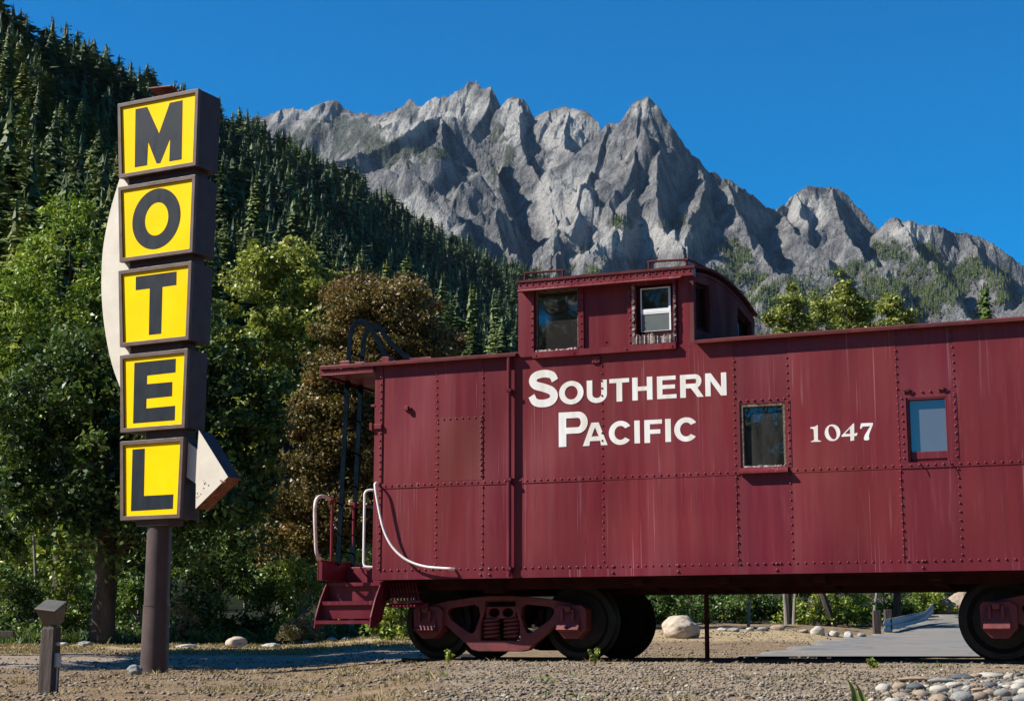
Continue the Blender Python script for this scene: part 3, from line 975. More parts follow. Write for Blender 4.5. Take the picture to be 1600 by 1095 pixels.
# ladder
lad = MB()
for (yb, yt, xt) in ((.36, .52, -1.85), (.72, .88, -1.68)):
    p0, p1 = Vector((-2.40, yb, 1.09)), Vector((-2.385, yt, 3.80))
    path = [p0.lerp(p1, i / 6) for i in range(7)]
    top = [(-2.375, yt + .01, 3.93), (-2.33, yt + .01, 4.05), (-2.25, yt + .01, 4.10), (-2.15, yt + .01, 4.06), (-2.05, yt + .01, 3.93), ((xt - 2.05) / 2, yt + .01, 3.75), (xt, yt, roof_z(yt) + .01)]
    pts = smooth_path([tuple(q) for q in path] + top, 4)
    # flat bar: ribbon 55 mm wide (along y) and 14 mm thick
    vs, fs = [], []
    for i, p in enumerate(pts):
        t = (pts[min(i + 1, len(pts) - 1)] - pts[max(i - 1, 0)]).normalized()
        nn = Vector((0, 1, 0)).cross(t).normalized()
        for sy, sn in ((-1, -1), (1, -1), (1, 1), (-1, 1)):
            vs.append(p + Vector((0, .007 * sy, 0)) + nn * .030 * sn)
    for i in range(len(pts) - 1):
        for k in range(4):
            fs.append((4 * i + k, 4 * i + 4 + k, 4 * i + 4 + (k + 1) % 4, 4 * i + (k + 1) % 4))
    fs += [(3, 2, 1, 0), tuple(4 * (len(pts) - 1) + k for k in range(4))]
    lad.add(vs, fs)
for i in range(7):
    f_ = (i + .4) / 6.6
    lad.tube([(-2.40 + .015 * f_, .36 + .16 * f_, 1.09 + 2.7 * f_), (-2.40 + .015 * f_, .72 + .16 * f_, 1.09 + 2.7 * f_)], .010, 6)
lad.build('roof_ladder', M['black'], cab)
for y in (.50, .90): MB().box(-2.47, -2.34, y - .06, y + .06, 3.40, roof_z(y) + .035).build('ladder_bracket', M['red'], cab, .004)
MB().box(-1.90, -1.80, .44, .58, roof_z(.5) - .02, roof_z(.5) + .05).build('ladder_foot', M['red'], cab, .004)
MB().box(-1.72, -1.40, .80, .96, roof_z(.9) - .02, roof_z(.9) + .03).build('ladder_foot', M['red'], cab, .004)

# ---- underframe
b = MB()
b.box(-2.40, XR, 1.15, 1.32, .735, .894); b.box(-2.40, XR, 1.58, 1.75, .735, .894)
b.box(-1.70, XR - .05, .34, .40, .78, .8845); b.box(-1.70, XR - .05, W - .16, W - .10, .80, .894)
b.box(-1.7, XR, .165, 1.145, .885, .8935)
for x in (1.35, 2.3, 3.35, 4.55):
    vs = [(x, .165, .884), (x, 1.148, .884), (x, 1.148, .74), (x, .165, .82)]
    vs += [(x + .13, p[1], p[2]) for p in vs]
    b.add(vs, [(0, 1, 2, 3), (7, 6, 5, 4), (0, 4, 5, 1), (1, 5, 6, 2), (2, 6, 7, 3), (3, 7, 4, 0)])
for x in (-.41, 6.0): b.box(x, x + .2, .165, 1.148, .74, .884)
b.box(-1.65, -1.2, .30, 1.1, .78, .80)
b.build('underframe', M['under'], cab)
b = MB()
for i in range(9): b.tube([(-1.56 + i * .042, .16, .66), (-1.64 + i * .042, .22, .87)], .011, 6)
b.box(-1.66, -1.20, .14, .20, .635, .662)
for i in range(9): b.tube([(-1.62 + i * .045, .10, .60), (-1.60 + i * .045, .30, .615)], .012, 6)
b.box(-1.68, -1.18, .29, .32, .585, .63)
b.build('brake_rigging', M['red'], cab)
b = MB()
b.tube([(2.05, .70, -.03), (2.055, .70, .80)], .026, 10)
b.box(2.0, 2.1, .65, .75, -.045, -.02)
b.build('drop_pipe', M['under'], cab, smooth=True)
b = MB()
b.tube(smooth_path([(.55, .13, .84), (.9, .12, .80), (1.25, .12, .82), (1.5, .13, .87)], 5), .008, 6)
b.build('air_hose', M['under'], cab)

# ---- trucks
def mirror(pts): return pts + [(-x, z) for x, z in reversed(pts)]

def make_truck(cx):
    outer = mirror([(.14, .714), (.41, .690), (.64, .664), (.89, .615), (.96, .585), (.965, .45), (.90, .40), (.68, .372), (.42, .165), (.355, .098), (.27, .080)])
    triR = [(.255, .48), (.268, .585), (.32, .613), (.62, .580), (.655, .555), (.660, .515), (.61, .438), (.385, .293), (.335, .29), (.310, .33)]
    triL = [(-x, z) for x, z in triR]
    cent = mirror([(.19, .648), (.19, .555), (.24, .40), (.245, .205)])
    sh = lambda pl: [(x + cx, z) for x, z in pl]
    tr = plate('truck', [sh(outer), sh(triR), sh(triL), sh(cent)], .11, M['truckred'], cab, y=.40, bevel=.016)
    # far side frame
    ff = plate('far_side_frame', [sh(outer), sh(triR), sh(triL)], .11, M['under'], tr, y=W - .51, bevel=.0)
    # bolster end with its two eye holes
    bo = plate('bolster', [sh([(-.185, .455), (.185, .455), (.185, .59), (-.185, .59)]), ell(cx - .085, .522, .068, .052, 0, 20), ell(cx + .085, .522, .068, .052, 0, 20)], .08, M['truckred'], tr, y=.425, bevel=.006)
    MB().box(cx - .19, cx + .19, .52, W - .52, .40, .60).build('bolster_beam', M['under'], tr)
    for sx in (-.125, .125):
        n = 5 * 14
        path = [(cx + sx + .088 * math.cos(2 * math.pi * i / 14), .455 + .05 * math.sin(2 * math.pi * i / 14), .222 + .225 * i / n) for i in range(n + 1)]
        MB().tube(path, .017, 6).build('coil_spring', M['truckred'], tr, smooth=True)
    MB().box(cx - .22, cx + .22, .54, W - .54, .12, .20).build('spring_plank', M['under'], tr)
    for s in (-1, 1):
        ax = cx + s * .885
        jb = MB()
        poly = [(ax - .185, .56), (ax - .15, .60), (ax + .13, .60), (ax + .185, .55), (ax + .18, .33), (ax + .075, .225), (ax - .075, .225), (ax - .18, .33)]
        jb.prism(poly, .335, .54)
        o = jb.build('journal_box', M['truckred'], tr, .012)
        lb = MB()
        # hinged lid: sloping out to a lip that catches the sun
        lb.add([(ax - .135, .333, .54), (ax + .10, .333, .54), (ax + .115, .285, .36), (ax - .15, .285, .36),
                (ax - .15, .25, .325), (ax + .115, .25, .325), (ax + .115, .334, .30), (ax - .15, .334, .30)],
               [(0, 1, 2, 3), (3, 2, 5, 4), (4, 5, 6, 7), (0, 3, 4, 7), (1, 6, 5, 2), (0, 7, 6, 1)])
        lb.box(ax - .06, ax + .02, .285, .332, .52, .58)
        lb.box(ax - .10, ax - .07, .27, .332, .42, .55); lb.box(ax + .03, ax + .06, .27, .332, .42, .55)
        l_ = lb.build('journal_lid', M['truckred'], tr, .006)
        wprof = [(.001, .58), (.075, .58), (.085, .60), (.11, .66), (.30, .69), (.335, .655), (.35, .632), (.405, .630), (.416, .634), (.419, .65), (.422, .73), (.448, .742), (.452, .757), (.44, .768), (.36, .768), (.33, .73), (.10, .745), (.08, .80), (.001, .80)]
        for side in (0, 1):
            pr = [(r_, y if side == 0 else W - y) for r_, y in wprof]
            w_ = MB().lathe_y(pr, ax, .421, 56).build('wheel', M['wheel'], tr, smooth=True)
        MB().tube([(ax, .45, .421), (ax, W - .45, .421)], .075, 14).build('axle', M['wheel'], tr, smooth=True)
        MB().box(ax - s * .52 - .03, ax - s * .52 + .03, .64, W - .64, .36, .46).build('brake_beam', M['under'], tr)
        MB().box(ax - s * .475 - .03, ax - s * .475 + .03, .64, .74, .26, .56).build('brake_shoe', M['under'], tr)
    return tr

tr1 = make_truck(-.31)
tag(tr1, 'complete truck under the platform end')
tr2 = make_truck(6.10)

# ---- track: two rails of its own
cm = Matrix.Translation(Vector(CAB_LOC)) @ Matrix.Rotation(CAB_RZ, 4, 'Z')
def rail_prof(yc):
    return [(yc - .036, 0), (yc + .036, 0), (yc + .036, -.035), (yc + .010, -.05), (yc + .010, -.11), (yc + .065, -.125), (yc + .065, -.14), (yc - .065, -.14), (yc - .065, -.125), (yc - .010, -.11), (yc - .010, -.05), (yc - .036, -.035)]
for yc, lb in ((.695, 'rusty rail under the near wheels of the caboose, ending in the gravel'), (2.205, 'rusty rail under the far wheels of the caboose')):
    ro = empty('rail', CAB_LOC, CAB_RZ)
    bpy.data.objects.remove(ro)
    prof = rail_prof(yc)
    n = len(prof)
    b = MB()
    x0, x1 = -1.68 + (0 if yc < 1 else .1), 13.0
    b.add([(x0, y, z) for y, z in prof] + [(x1, y, z) for y, z in prof],
          [tuple(range(n)), tuple(range(2 * n - 1, n - 1, -1))] + [(i, n + i, n + (i + 1) % n, (i + 1) % n) for i in range(n)])
    o = b.build('rail', M['railsteel'], None)
    o.location = CAB_LOC; o.rotation_euler = (0, 0, CAB_RZ)
    tag(o, lb, 'rail')

# ------------------------------------------------------------------ ground shape (camera eye is z = 0)
_D = [0.5, 4, 8, 12, 14, 16.5, 18.5, 20, 22, 24, 27, 30, 35, 40, 46, 55, 65, 90]
_L = [-.50, -.50, -.495, -.475, -.452, -.425, -.410, -.398, -.385, -.36, -.30, -.23, -.125, -.03, .05, .35, 1.1, 4]
_C = [-.36, -.35, -.33, -.30, -.275, -.250, -.245, -.25, -.26, -.245, -.20, -.11, .10, .27, .42, .70, 1.3, 4]
_E = [-.36, -.37, -.34, -.30, -.270, -.248, -.245, -.25, -.26, -.245, -.21, -.16, -.07, .06, .28, .62, 1.1, 3.5]


def ground_z(x, y):
    x = np.asarray(x, dtype=float); y = np.asarray(y, dtype=float)
    yy = np.maximum(y, .5)
    t = np.where(np.abs(y) < .5, x, x / yy)
    l, c, e = np.interp(yy, _D, _L), np.interp(yy, _D, _C), np.interp(yy, _D, _E)
    def ss(a, b, q):
        q = np.clip((q - a) / (b - a), 0, 1)
        return q * q * (3 - 2 * q)
    w1 = ss(-.150, -.045, t)
    w2 = ss(.16, .24, t)
    return l + (c - l) * w1 + (e - c) * w2


_perm = np.random.default_rng(3).integers(0, 256, 512)


def vnoise(x, y, seed=0):
    xi, yi = np.floor(x).astype(int), np.floor(y).astype(int)
    xf, yf = x - xi, y - yi
    u, v = xf * xf * xf * (xf * (xf * 6 - 15) + 10), yf * yf * yf * (yf * (yf * 6 - 15) + 10)
    def h(a, b):
        k = _perm[(_perm[(a + seed * 17) & 255] + b) & 255]
        ang = k / 256.0 * 2 * np.pi
        return np.cos(ang), np.sin(ang)
    def g(a, b, dx, dy):
        cx, cy = h(a, b)
        return cx * dx + cy * dy
    n00, n10 = g(xi, yi, xf, yf), g(xi + 1, yi, xf - 1, yf)
    n01, n11 = g(xi, yi + 1, xf, yf - 1), g(xi + 1, yi + 1, xf - 1, yf - 1)
    return (n00 * (1 - u) + n10 * u) * (1 - v) + (n01 * (1 - u) + n11 * u) * v * 1.0


def fbm(x, y, oct=5, gain=.5, lac=2.03, seed=0, ridged=False):
    s = np.zeros_like(np.asarray(x, dtype=float)); a = 1.0
    for o in range(oct):
        n = vnoise(x, y, seed + o)
        s = s + a * ((.5 - np.abs(n)) * 2 - .6 if ridged else n * 1.4)
        x, y = x * lac + 13.7, y * lac + 7.3
        a *= gain
    return s


def grid_mesh(name, X, Y, Z, attrs=None):
    n, m = X.shape
    verts = np.stack([X, Y, Z], -1).reshape(-1, 3)
    i = np.arange(n * m).reshape(n, m)
    f = np.stack([i[:-1, :-1], i[:-1, 1:], i[1:, 1:], i[1:, :-1]], -1).reshape(-1, 4)
    me = np_mesh(name, verts, f)
    for k, v in (attrs or {}).items():
        a = me.attributes.new(k, 'FLOAT', 'POINT')
        a.data.foreach_set('value', np.asarray(v, dtype=np.float32).ravel())
    me.polygons.foreach_set('use_smooth', [True] * len(me.polygons))
    return me


def track_off(x, y):
    """distance in front of (+) or behind (-) the near wall plane and position along the car"""
    c, s = math.cos(CAB_RZ), math.sin(CAB_RZ)
    dx, dy = x - CAB_LOC[0], y - CAB_LOC[1]
    return dx * c + dy * s, -(-dx * s + dy * c)


def ground_fine(x, y):
    amp = np.interp(y, [0, 6, 25, 40, 60], [.8, 1.0, 1.0, 1.2, 3.0])
    return ground_z(x, y) + amp * (.022 * fbm(x * .9, y * .9, 4, .5, seed=5) + .008 * fbm(x * 6, y * 6, 3, .6, seed=9))


ys = np.concatenate([np.linspace(-60, 2, 12), np.linspace(3, 7.5, 14), np.linspace(7.6, 24, 330), np.linspace(24.15, 48, 150), np.linspace(48.5, 92, 60)])
tt = np.linspace(-.75, .75, 420)
X = np.where(ys[:, None] < 3, tt[None, :] * 120, tt[None, :] * np.maximum(ys[:, None], 3) * np.interp(ys[:, None], [3, 8, 30, 92], [6, 1, .9, .9]))
Y = np.repeat(ys[:, None], len(tt), 1)
Z = ground_fine(X, Y)
u_, o_ = track_off(X, Y)
T = X / np.maximum(Y, 1)
# gravel drive on the left, pale gravel on the embankment, straw at the back: worn zones of the ground itself
edge = .035 * fbm(X * .35, Y * .35, 4, seed=21)
drive = np.clip(1 - np.abs(Y - (26.0 + 9 * (T + .25) + 6 * edge)) / (5.0), 0, 1) * (T < -.03 + edge)
gravel = np.clip((o_ + 1.6) / 1.0, 0, 1) * np.clip((T + .055 + edge * .6) / .05, 0, 1)
straw = np.clip((Y - 30.5 + 30 * edge) / 4, 0, 1) * np.clip((41 - Y + 20 * edge) / 3, 0, 1)
floor_ = np.clip((Y - np.where(T < .1, 39, 47) + 30 * edge) / 3, 0, 1)
me = grid_mesh('ground', X, Y, Z, {'drive': np.clip(drive * 1.6, 0, 1), 'gravel': gravel, 'straw': straw, 'litter': floor_})


def ground_mat():
    t = NT('dry_ground')
    v = t.coords()
    A = lambda n_: t.n('ShaderNodeAttribute', attribute_name=n_).outputs['Fac']
    fine = t.noise(v, 38, 5, .7)
    med = t.noise(v, 4.5, 5, .65)
    big = t.noise(v, .8, 4, .6)
    dirt = t.ramp(fine, [(.25, (.075, .050, .032)), (.5, (.185, .132, .085)), (.75, (.34, .26, .175))])
    litter = t.ramp(med, [(.40, (.12, .075, .042)), (.62, (.28, .205, .115))])
    dirt = t.mix(t.ramp(big, [(.4, .15), (.65, .65)]), dirt, litter)
    vor = t.n('ShaderNodeTexVoronoi'); vor.inputs['Scale'].default_value = 46
    t.l(v, vor.inputs['Vector'])
    stone = t.ramp(vor.outputs['Color'], [(.1, (.14, .115, .09)), (.5, (.30, .25, .19)), (.9, (.46, .40, .32))])
    stone = t.mix(.35, stone, t.ramp(fine, [(.3, (.10, .08, .06)), (.7, (.30, .255, .195))]))
    dr = t.ramp(fine, [(.3, (.145, .11, .08)), (.7, (.34, .275, .21))])
    stw = t.ramp(t.noise(t.coords((1, .3, 1)), 14, 5, .7), [(.3, (.20, .145, .08)), (.7, (.44, .34, .20))])
    soft = lambda a: t.ramp(t.mix(.42, a, t.noise(v, 2.2, 5, .7)), [(.36, 0.0), (.56, 1.0)])
    col = t.mix(soft(A('straw')), dirt, stw)
    col = t.mix(soft(A('drive')), col, dr)
    col = t.mix(soft(A('gravel')), col, t.mix(t.ramp(med, [(.35, 0.15), (.7, .9)]), stone, dirt))
    col = t.mix(A('litter'), col, t.ramp(fine, [(.3, (.008, .008, .005)), (.7, (.030, .027, .016))]))
    nm = t.bump(vor.outputs['Distance'], .5, .02)
    nm = t.bump(fine, .8, .02, nm)
    return t.done(t.pbr(col, .95, 0, .15, nm))


g = link('ground', me, ground_mat())
tag(g, kind='structure')

# road that runs up behind the caboose on the right
le = [(1120, 23.0), (1165, 24.5), (1205, 27), (1262, 31), (1335, 38), (1388, 45), (1450, 56), (1488, 66), (1500, 80)]
rows = []
for px, D in le:
    t0 = tan_at(px, 1000)[1]
    t1 = tan_at(1830 if D < 50 else 1640, 1000)[1]
    rows.append((D, t0, t1))
Dq = np.linspace(23, 80, 90)
L0 = np.interp(Dq, [r[0] for r in rows], [r[1] for r in rows]) + .010 * fbm(Dq * .9, Dq * 0 + .37, 4, .6, seed=2)
L1 = np.interp(Dq, [r[0] for r in rows], [r[2] for r in rows])
K = np.linspace(0, 1, 40)
RX = (L0[:, None] * (1 - K) + L1[:, None] * K) * Dq[:, None]
RY = np.repeat(Dq[:, None], 40, 1)
RZ = ground_z(RX, RY) + np.where(K[None, :] < .02, -.05, .035) + 0 * RX
def road_mat():
    t = NT('worn_asphalt')
    v = t.coords()
    f = t.noise(v, 30, 5, .7)
    bg_ = t.noise(t.coords((.5, 2.2, 1)), .9, 4, .6)
    c = t.ramp(f, [(.3, (.10, .102, .105)), (.7, (.18, .182, .185))])
    c = t.mix(t.ramp(bg_, [(.40, 0.0), (.58, .8)]), c, (.215, .19, .16))
    cr = t.n('ShaderNodeTexVoronoi', feature='DISTANCE_TO_EDGE'); cr.inputs['Scale'].default_value = .8
    t.l(t.coords((.6, 1.6, 1)), cr.inputs['Vector'])
    c = t.mix(t.ramp(cr.outputs['Distance'], [(.0, .6), (.03, 0.0)]), c, (.07, .07, .07))
    return t.done(t.pbr(c, .9, 0, .2, t.bump(f, .3, .01)))
tag(link('road', grid_mesh('road', RX, RY, RZ), road_mat()), kind='structure')

# ------------------------------------------------------------------ motel sign
sp = at(248, 1052, 20.0)
SIGN_LOC, SIGN_RZ = (float(sp[0]), 20.0, float(sp[2])), R(-27.6)
sign = empty('motel_sign', SIGN_LOC, SIGN_RZ)
tag(sign, 'tall brown MOTEL pole sign with five stacked yellow letter boxes and a cream arrow', 'sign')
b = MB()
b.tube([(-.24, .20, -.25), (-.24, .20, .0), (-.24, .20, .82)], [.176, .174, .164], 28)
b.tube([(-.24, .20, .80), (-.24, .20, 1.9)], [.158, .152], 28)
b.tube([(-.24, .20, .815), (-.24, .20, .83)], [.168, .168], 28)
b.build('pole', M['pole'], sign, smooth=True)
boxes = [('M', -1.043, .303, -.965, .303, 7.390, 6.360, .44), ('O', -.970, .302, -.890, .300, 6.240, 5.222, .43),
         ('T', -.902, .292, -.822, .287, 5.110, 4.100, .415), ('E', -.816, .282, -.751, .276, 3.991, 2.990, .385),
         ('L', -.749, .266, -.693, .252, 2.877, 1.877, .36)]
LET = {
    'M': [[(-.751, 7.279), (-.554, 7.279), (-.337, 6.885), (-.178, 7.276), (.030, 7.278), (.050, 6.482), (-.150, 6.482), (-.150, 6.793), (-.299, 6.482), (-.358, 6.482), (-.515, 6.797), (-.517, 6.482), (-.722, 6.482)]],
    'O': [ell(-.328, 5.741, .394, .402, 0, 56), ell(-.322, 5.738, .192, .220, 0, 48)],
    'T': [[(-.626, 5.006), (.037, 5.006), (.041, 4.831), (-.183, 4.829), (-.173, 4.223), (-.372, 4.223), (-.388, 4.830), (-.619, 4.830)]],
    'E': [[(-.589, 3.880), (.077, 3.880), (.080, 3.706), (-.374, 3.700), (-.372, 3.589), (.035, 3.588), (.039, 3.408), (-.369, 3.403), (-.367, 3.279), (.094, 3.283), (.096, 3.101), (-.570, 3.101)]],
    'L': [[(-.561, 2.769), (-.364, 2.770), (-.348, 2.175), (.118, 2.175), (.118, 1.998), (-.546, 1.993)]]}
for ch, tl, tr_, bl, br, zt, zb, dep in boxes:
    fw = .052
    outer = [(tl, zt), (tr_, zt), (br, zb), (bl, zb)]
    inner = [(tl + fw, zt - fw), (tr_ - fw, zt - fw), (br - fw, zb + fw), (bl + fw, zb + fw)]
    # housing: the four sides and back
    b = MB()
    b.prism([(x + (.004 if x < 0 else -.004), z + (-.004 if z > (zt + zb) / 2 else .004)) for x, z in outer], .036, dep)
    box = b.build('letter_box', M['browndark'], sign, .004)
    tag(box, 'sign box with the letter ' + ch)
    plate('frame', [outer, inner], .055, M['brown'], box, y=-.020, bevel=.004)
    plate('yellow_panel', [inner], .004, M['yellow'], box, y=.006)
    plate('letter', LET[ch], .002, M['letter'], box, y=.0035)
for cc in ((-.86, .20, .07, .36, 6.236, 6.366), (-.79, .20, .07, .35, 5.104, 5.228), (-.70, .12, .07, .33, 3.985, 4.106), (-.40, .20, .06, .30, 2.871, 2.996), (-.48, .03, .03, .33, 1.80, 1.883)):
    MB().box(*cc).build('spacer', M['browndark'], sign, .004)
cres_out = smooth_path([(-.985, 6.52, 0), (-1.05, 6.36, 0), (-1.19, 5.92, 0), (-1.268, 5.49, 0), (-1.277, 5.14, 0), (-1.252, 4.79, 0), (-1.172, 4.36, 0), (-1.040, 3.93, 0), (-.875, 3.59, 0), (-.79, 3.44, 0)], 6)
poly = [(p.x, p.y) for p in cres_out] + [(-.70, 3.43), (-.73, 4.05), (-.80, 5.17), (-.875, 6.30), (-.90, 6.52)]
plate('arrow_curve', [poly], .22, M['cream'], sign, y=.08, bevel=.004)
head = [(.42, 2.965), (.892, 2.362), (.412, 1.992), (.405, 2.300), (.15, 2.45), (.15, 2.90), (.41, 2.722)]
a = plate('arrow_head', [head], .006, M['cream'], sign, y=.080)
b = MB()
ins = [(.424, 2.955), (.884, 2.362), (.418, 2.003), (.411, 2.303), (.152, 2.455), (.152, 2.89), (.416, 2.716)]
b.prism(ins, .0865, .345)
ab = b.build('arrow_side', M['browndark'], a)
b = MB()
d = Vector((.412 - .892, 1.992 - 2.362)).normalized(); nn = Vector((-d.y, d.x))
if nn.y > 0: nn = -nn
p0, p1 = Vector((.892, 2.362)), Vector((.414, 1.994))
q = [p0 + nn * .002, p1 + nn * .002, p1 - nn * .006, p0 - nn * .006]
b.prism([tuple(x) for x in q], .083, .348)
b.build('rusty_edge', M['rust'], a)
b = MB()  # paint chips on the arrow
rd = random.Random(4)
for cx, cz, nch, sp_ in ((.55, 2.29, 9, .05), (.80, 2.30, 11, .035), (.44, 2.15, 5, .03)):
    for k in range(nch):
        x, z, r_ = cx + rd.gauss(0, sp_ * .6), cz + rd.gauss(0, sp_ * .5), rd.uniform(.004, .012)
        pts = [(x + r_ * rd.uniform(.5, 1.3) * math.cos(i * 1.05), z + r_ * rd.uniform(.5, 1.3) * math.sin(i * 1.05)) for i in range(6)]
        MB().prism(pts, .0782 - k * .0001, .0797).build('paint_chip', M['rust'], a)
b = MB()
b.box(-.50, -.44, .17, .23, 7.38, 7.50)
mt = Matrix.Translation((-.44, .2, 7.53)) @ Matrix.Rotation(R(4), 4, 'Y') @ Matrix.Rotation(R(-10), 4, 'X')
b.box(-.17, .20, -.12, .14, 0, .018, mt)
b.box(-.06, .26, -.02, .10, -.05, -.003, mt)
b.build('cap_plate', M['rust'], sign, .003)

# ------------------------------------------------------------------ low flood light post
fp = at(75, 1083, 14.0)
FL = empty('flood_light_post', (float(fp[0]), 14.0, float(fp[2])), R(-18))
tag(FL, 'short weathered wooden post with a tilted bronze flood light box left of the sign pole', 'light post')
b = MB()
pts = []
for z, s, r_ in ((-.15, .063, 0), (.3, .063, .02), (.545, .060, .05)):
    for k in range(4):
        an = R(45 + 90 * k + r_ * 60)
        pts.append((math.cos(an) * s * 1.414, math.sin(an) * s * 1.414, z))
fs = [(3, 2, 1, 0), (8, 9, 10, 11)]
for i in range(2):
    for k in range(4):
        fs.append((4 * i + k, 4 * i + (k + 1) % 4, 4 * i + 4 + (k + 1) % 4, 4 * i + 4 + k))
b.add(pts, fs)
b.build('post', M['postwood'], FL, .006)
b = MB()
mt = Matrix.Translation((.0, 0, .675)) @ Matrix.Rotation(R(6), 4, 'Y') @ Matrix.Rotation(R(28), 4, 'X')
w0, w1, d0, d1 = .098, .070, .085, .055
b.add([mt @ Vector(p) for p in [(-w0, -d0, .06), (w0, -d0, .06), (w0, d0, .06), (-w0, d0, .06), (-w1, -d1, -.10), (w1, -d1, -.10), (w1, d1, -.10), (-w1, d1, -.10)]],
      [(0, 1, 2, 3), (7, 6, 5, 4), (0, 4, 5, 1), (1, 5, 6, 2), (2, 6, 7, 3), (3, 7, 4, 0)])
b.box(-.105, .105, -.092, .092, .0601, .078, mt)
hd = b.build('lamp_head', M['bronze'], FL, .006)
b = MB()
b.tube([(0, 0, .53), (0, 0, .62)], .022, 10)
b.box(-.05, .05, -.05, .05, .5445, .56)
b.build('knuckle', M['bronze'], FL)
b = MB()
b.box(.062, .095, -.03, .03, .22, .34); b.tube([(.08, 0, .22), (.078, 0, .0)], .008, 6); b.box(.060, .085, -.02, .02, .40, .43)
b.build('junction_box', M['galv'], FL, .004)

# wooden rail end on the far left
wp = at(-8, 990, 33.0)
wr = empty('wooden_rail', (float(wp[0]), 33.0, float(ground_z(wp[0], 33.0))), R(-4))
tag(wr, 'low brown timber rail end poking in beside the shrubs at the far left', 'rail')
zc = float(wp[2]) - float(ground_z(wp[0], 33.0))
MB().box(-2.4, .40, -.05, .05, zc - .06, zc + .06).build('beam', M['postwood'], wr, .01)
for x in (-2.2, -.55): MB().box(x, x + .12, .051, .17, -.2, zc + .02).build('post', M['postwood'], wr, .01)

# guard rail beside the road
ga, gb, gc = at(1386, 976, 43.0), at(1446, 962, 51.0), at(1459, 948, 52.5)
gr = empty('guard_rail', (float(ga[0]), 43.0, float(ground_z(ga[0], 43.0))))
tag(gr, 'galvanised steel guard rail with a bent end beside the road behind the caboose', 'guard rail')
o3 = np.array([ga[0], 43.0, float(ground_z(ga[0], 43.0))])
b = MB()
path = [Vector(at(1382, 978, 42.5) - o3), Vector(ga - o3), Vector((ga + gb) / 2 - o3), Vector(gb - o3), Vector(gc - o3)]
prof = [(-.155, 0), (-.10, -.045), (-.06, -.045), (0, .02), (.06, -.045), (.10, -.045), (.155, 0)]
vs, fs = [], []
for p in path:
    for h, d_ in prof: vs.append(p + Vector((d_ * .8, d_ * -.6 * -1, h)))
for i in range(len(path) - 1):
    for k in range(len(prof) - 1):
        a_ = i * len(prof) + k
        fs.append((a_, a_ + 1, a_ + len(prof) + 1, a_ + len(prof)))
b.add(vs, fs)
gb_ = b.build('beam', M['galv'], gr)
sm = gb_.modifiers.new('thick', 'SOLIDIFY'); sm.thickness = .012
for px, D in ((1373, 42.4), (1391, 43.6)):
    x_ = tan_at(px, 985)[1] * D
    zg = float(ground_z(x_, D))
    MB().box(x_ - o3[0] - .09, x_ - o3[0] + .09, D + .12 - o3[1], D + .30 - o3[1], zg - o3[2] - .3, zg - o3[2] + (.62 if px > 1380 else .60)).build('post', M['postwood'], gr, .01)

# ------------------------------------------------------------------ mountain of granite crags
RID = []   # (points [(px, py, D)...], side slope)
def ridge(pts, slope=1.35): RID.append((pts, slope))
ridge([(330, 215, 4000), (400, 178, 4000), (420, 176, 4000), (445, 168, 4000), (462, 168, 4000), (480, 174, 4000), (497, 165, 4000), (508, 158, 4000), (524, 158, 4000), (536, 170, 4000), (552, 179, 3980), (575, 180, 3950), (590, 182, 3900), (600, 183, 3850), (622, 172, 3700)], 1.2)
ridge([(600, 186, 3650), (625, 168, 3600), (638, 157, 3600), (652, 168, 3580), (668, 156, 3560), (685, 151, 3550), (700, 147, 3550), (722, 137, 3540), (731, 127, 3540), (746, 125, 3540), (755, 138, 3530), (772, 140, 3510), (779, 152, 3500), (787, 166, 3490), (796, 153, 3470), (806, 150, 3460), (821, 152, 3450), (829, 168, 3440), (837, 182, 3430), (848, 176, 3420), (858, 169, 3410), (882, 167, 3400), (903, 172, 3390), (913, 179, 3380), (922, 190, 3370), (934, 214, 3350)], 1.5)
ridge([(934, 214, 3300), (942, 224, 3180), (951, 196, 3170), (958, 187, 3170), (968, 189, 3165), (973, 192, 3160), (980, 178, 3155), (989, 166, 3150), (1003, 155, 3150), (1016, 154, 3150), (1024, 162, 3150), (1036, 182, 3150), (1052, 203, 3150), (1070, 227, 3150), (1090, 250, 3150), (1110, 268, 3150), (1128, 281, 3150), (1140, 286, 3150), (1152, 290, 3150), (1165, 296, 3160), (1182, 309, 3170), (1200, 321, 3180), (1216, 329, 3200)], 1.55)
ridge([(1206, 334, 3230), (1216, 329, 3250), (1232, 315, 3280), (1246, 301, 3300), (1258, 293, 3300), (1275, 294, 3300), (1296, 289, 3300), (1312, 293, 3300), (1325, 306, 3300), (1342, 327, 3300), (1358, 346, 3290), (1370, 359, 3280)], 1.45)
ridge([(1370, 362, 3250), (1382, 354, 3240), (1390, 345, 3230), (1402, 341, 3220), (1413, 347, 3220), (1427, 345, 3220), (1440, 351, 3220), (1458, 354, 3220), (1476, 356, 3220), (1494, 362, 3220), (1512, 365, 3220), (1530, 373, 3220), (1548, 383, 3220), (1570, 398, 3220), (1595, 417, 3220), (1640, 445, 3220), (1720, 500, 3200)], 1.2)
ridge([(520, 250, 2980), (560, 243, 3020), (600, 226, 3080), (640, 205, 3150), (672, 186, 3200), (690, 178, 3220), (712, 184, 3220)], 1.5)
ridge([(712, 184, 3220), (735, 212, 3200), (760, 248, 3160), (785, 290, 3080), (800, 340, 2960), (805, 385, 2850)], 1.5)
ridge([(690, 180, 3220), (690, 225, 3120), (700, 270, 3040)], 1.6)
ridge([(640, 238, 3000), (700, 252, 2960), (740, 275, 2920), (775, 315, 2850), (795, 360, 2760), (800, 410, 2640)], 1.35)
ridge([(520, 248, 2980), (560, 262, 2900), (590, 262, 2880), (640, 270, 2800), (690, 300, 2700), (730, 350, 2560)], 1.2)
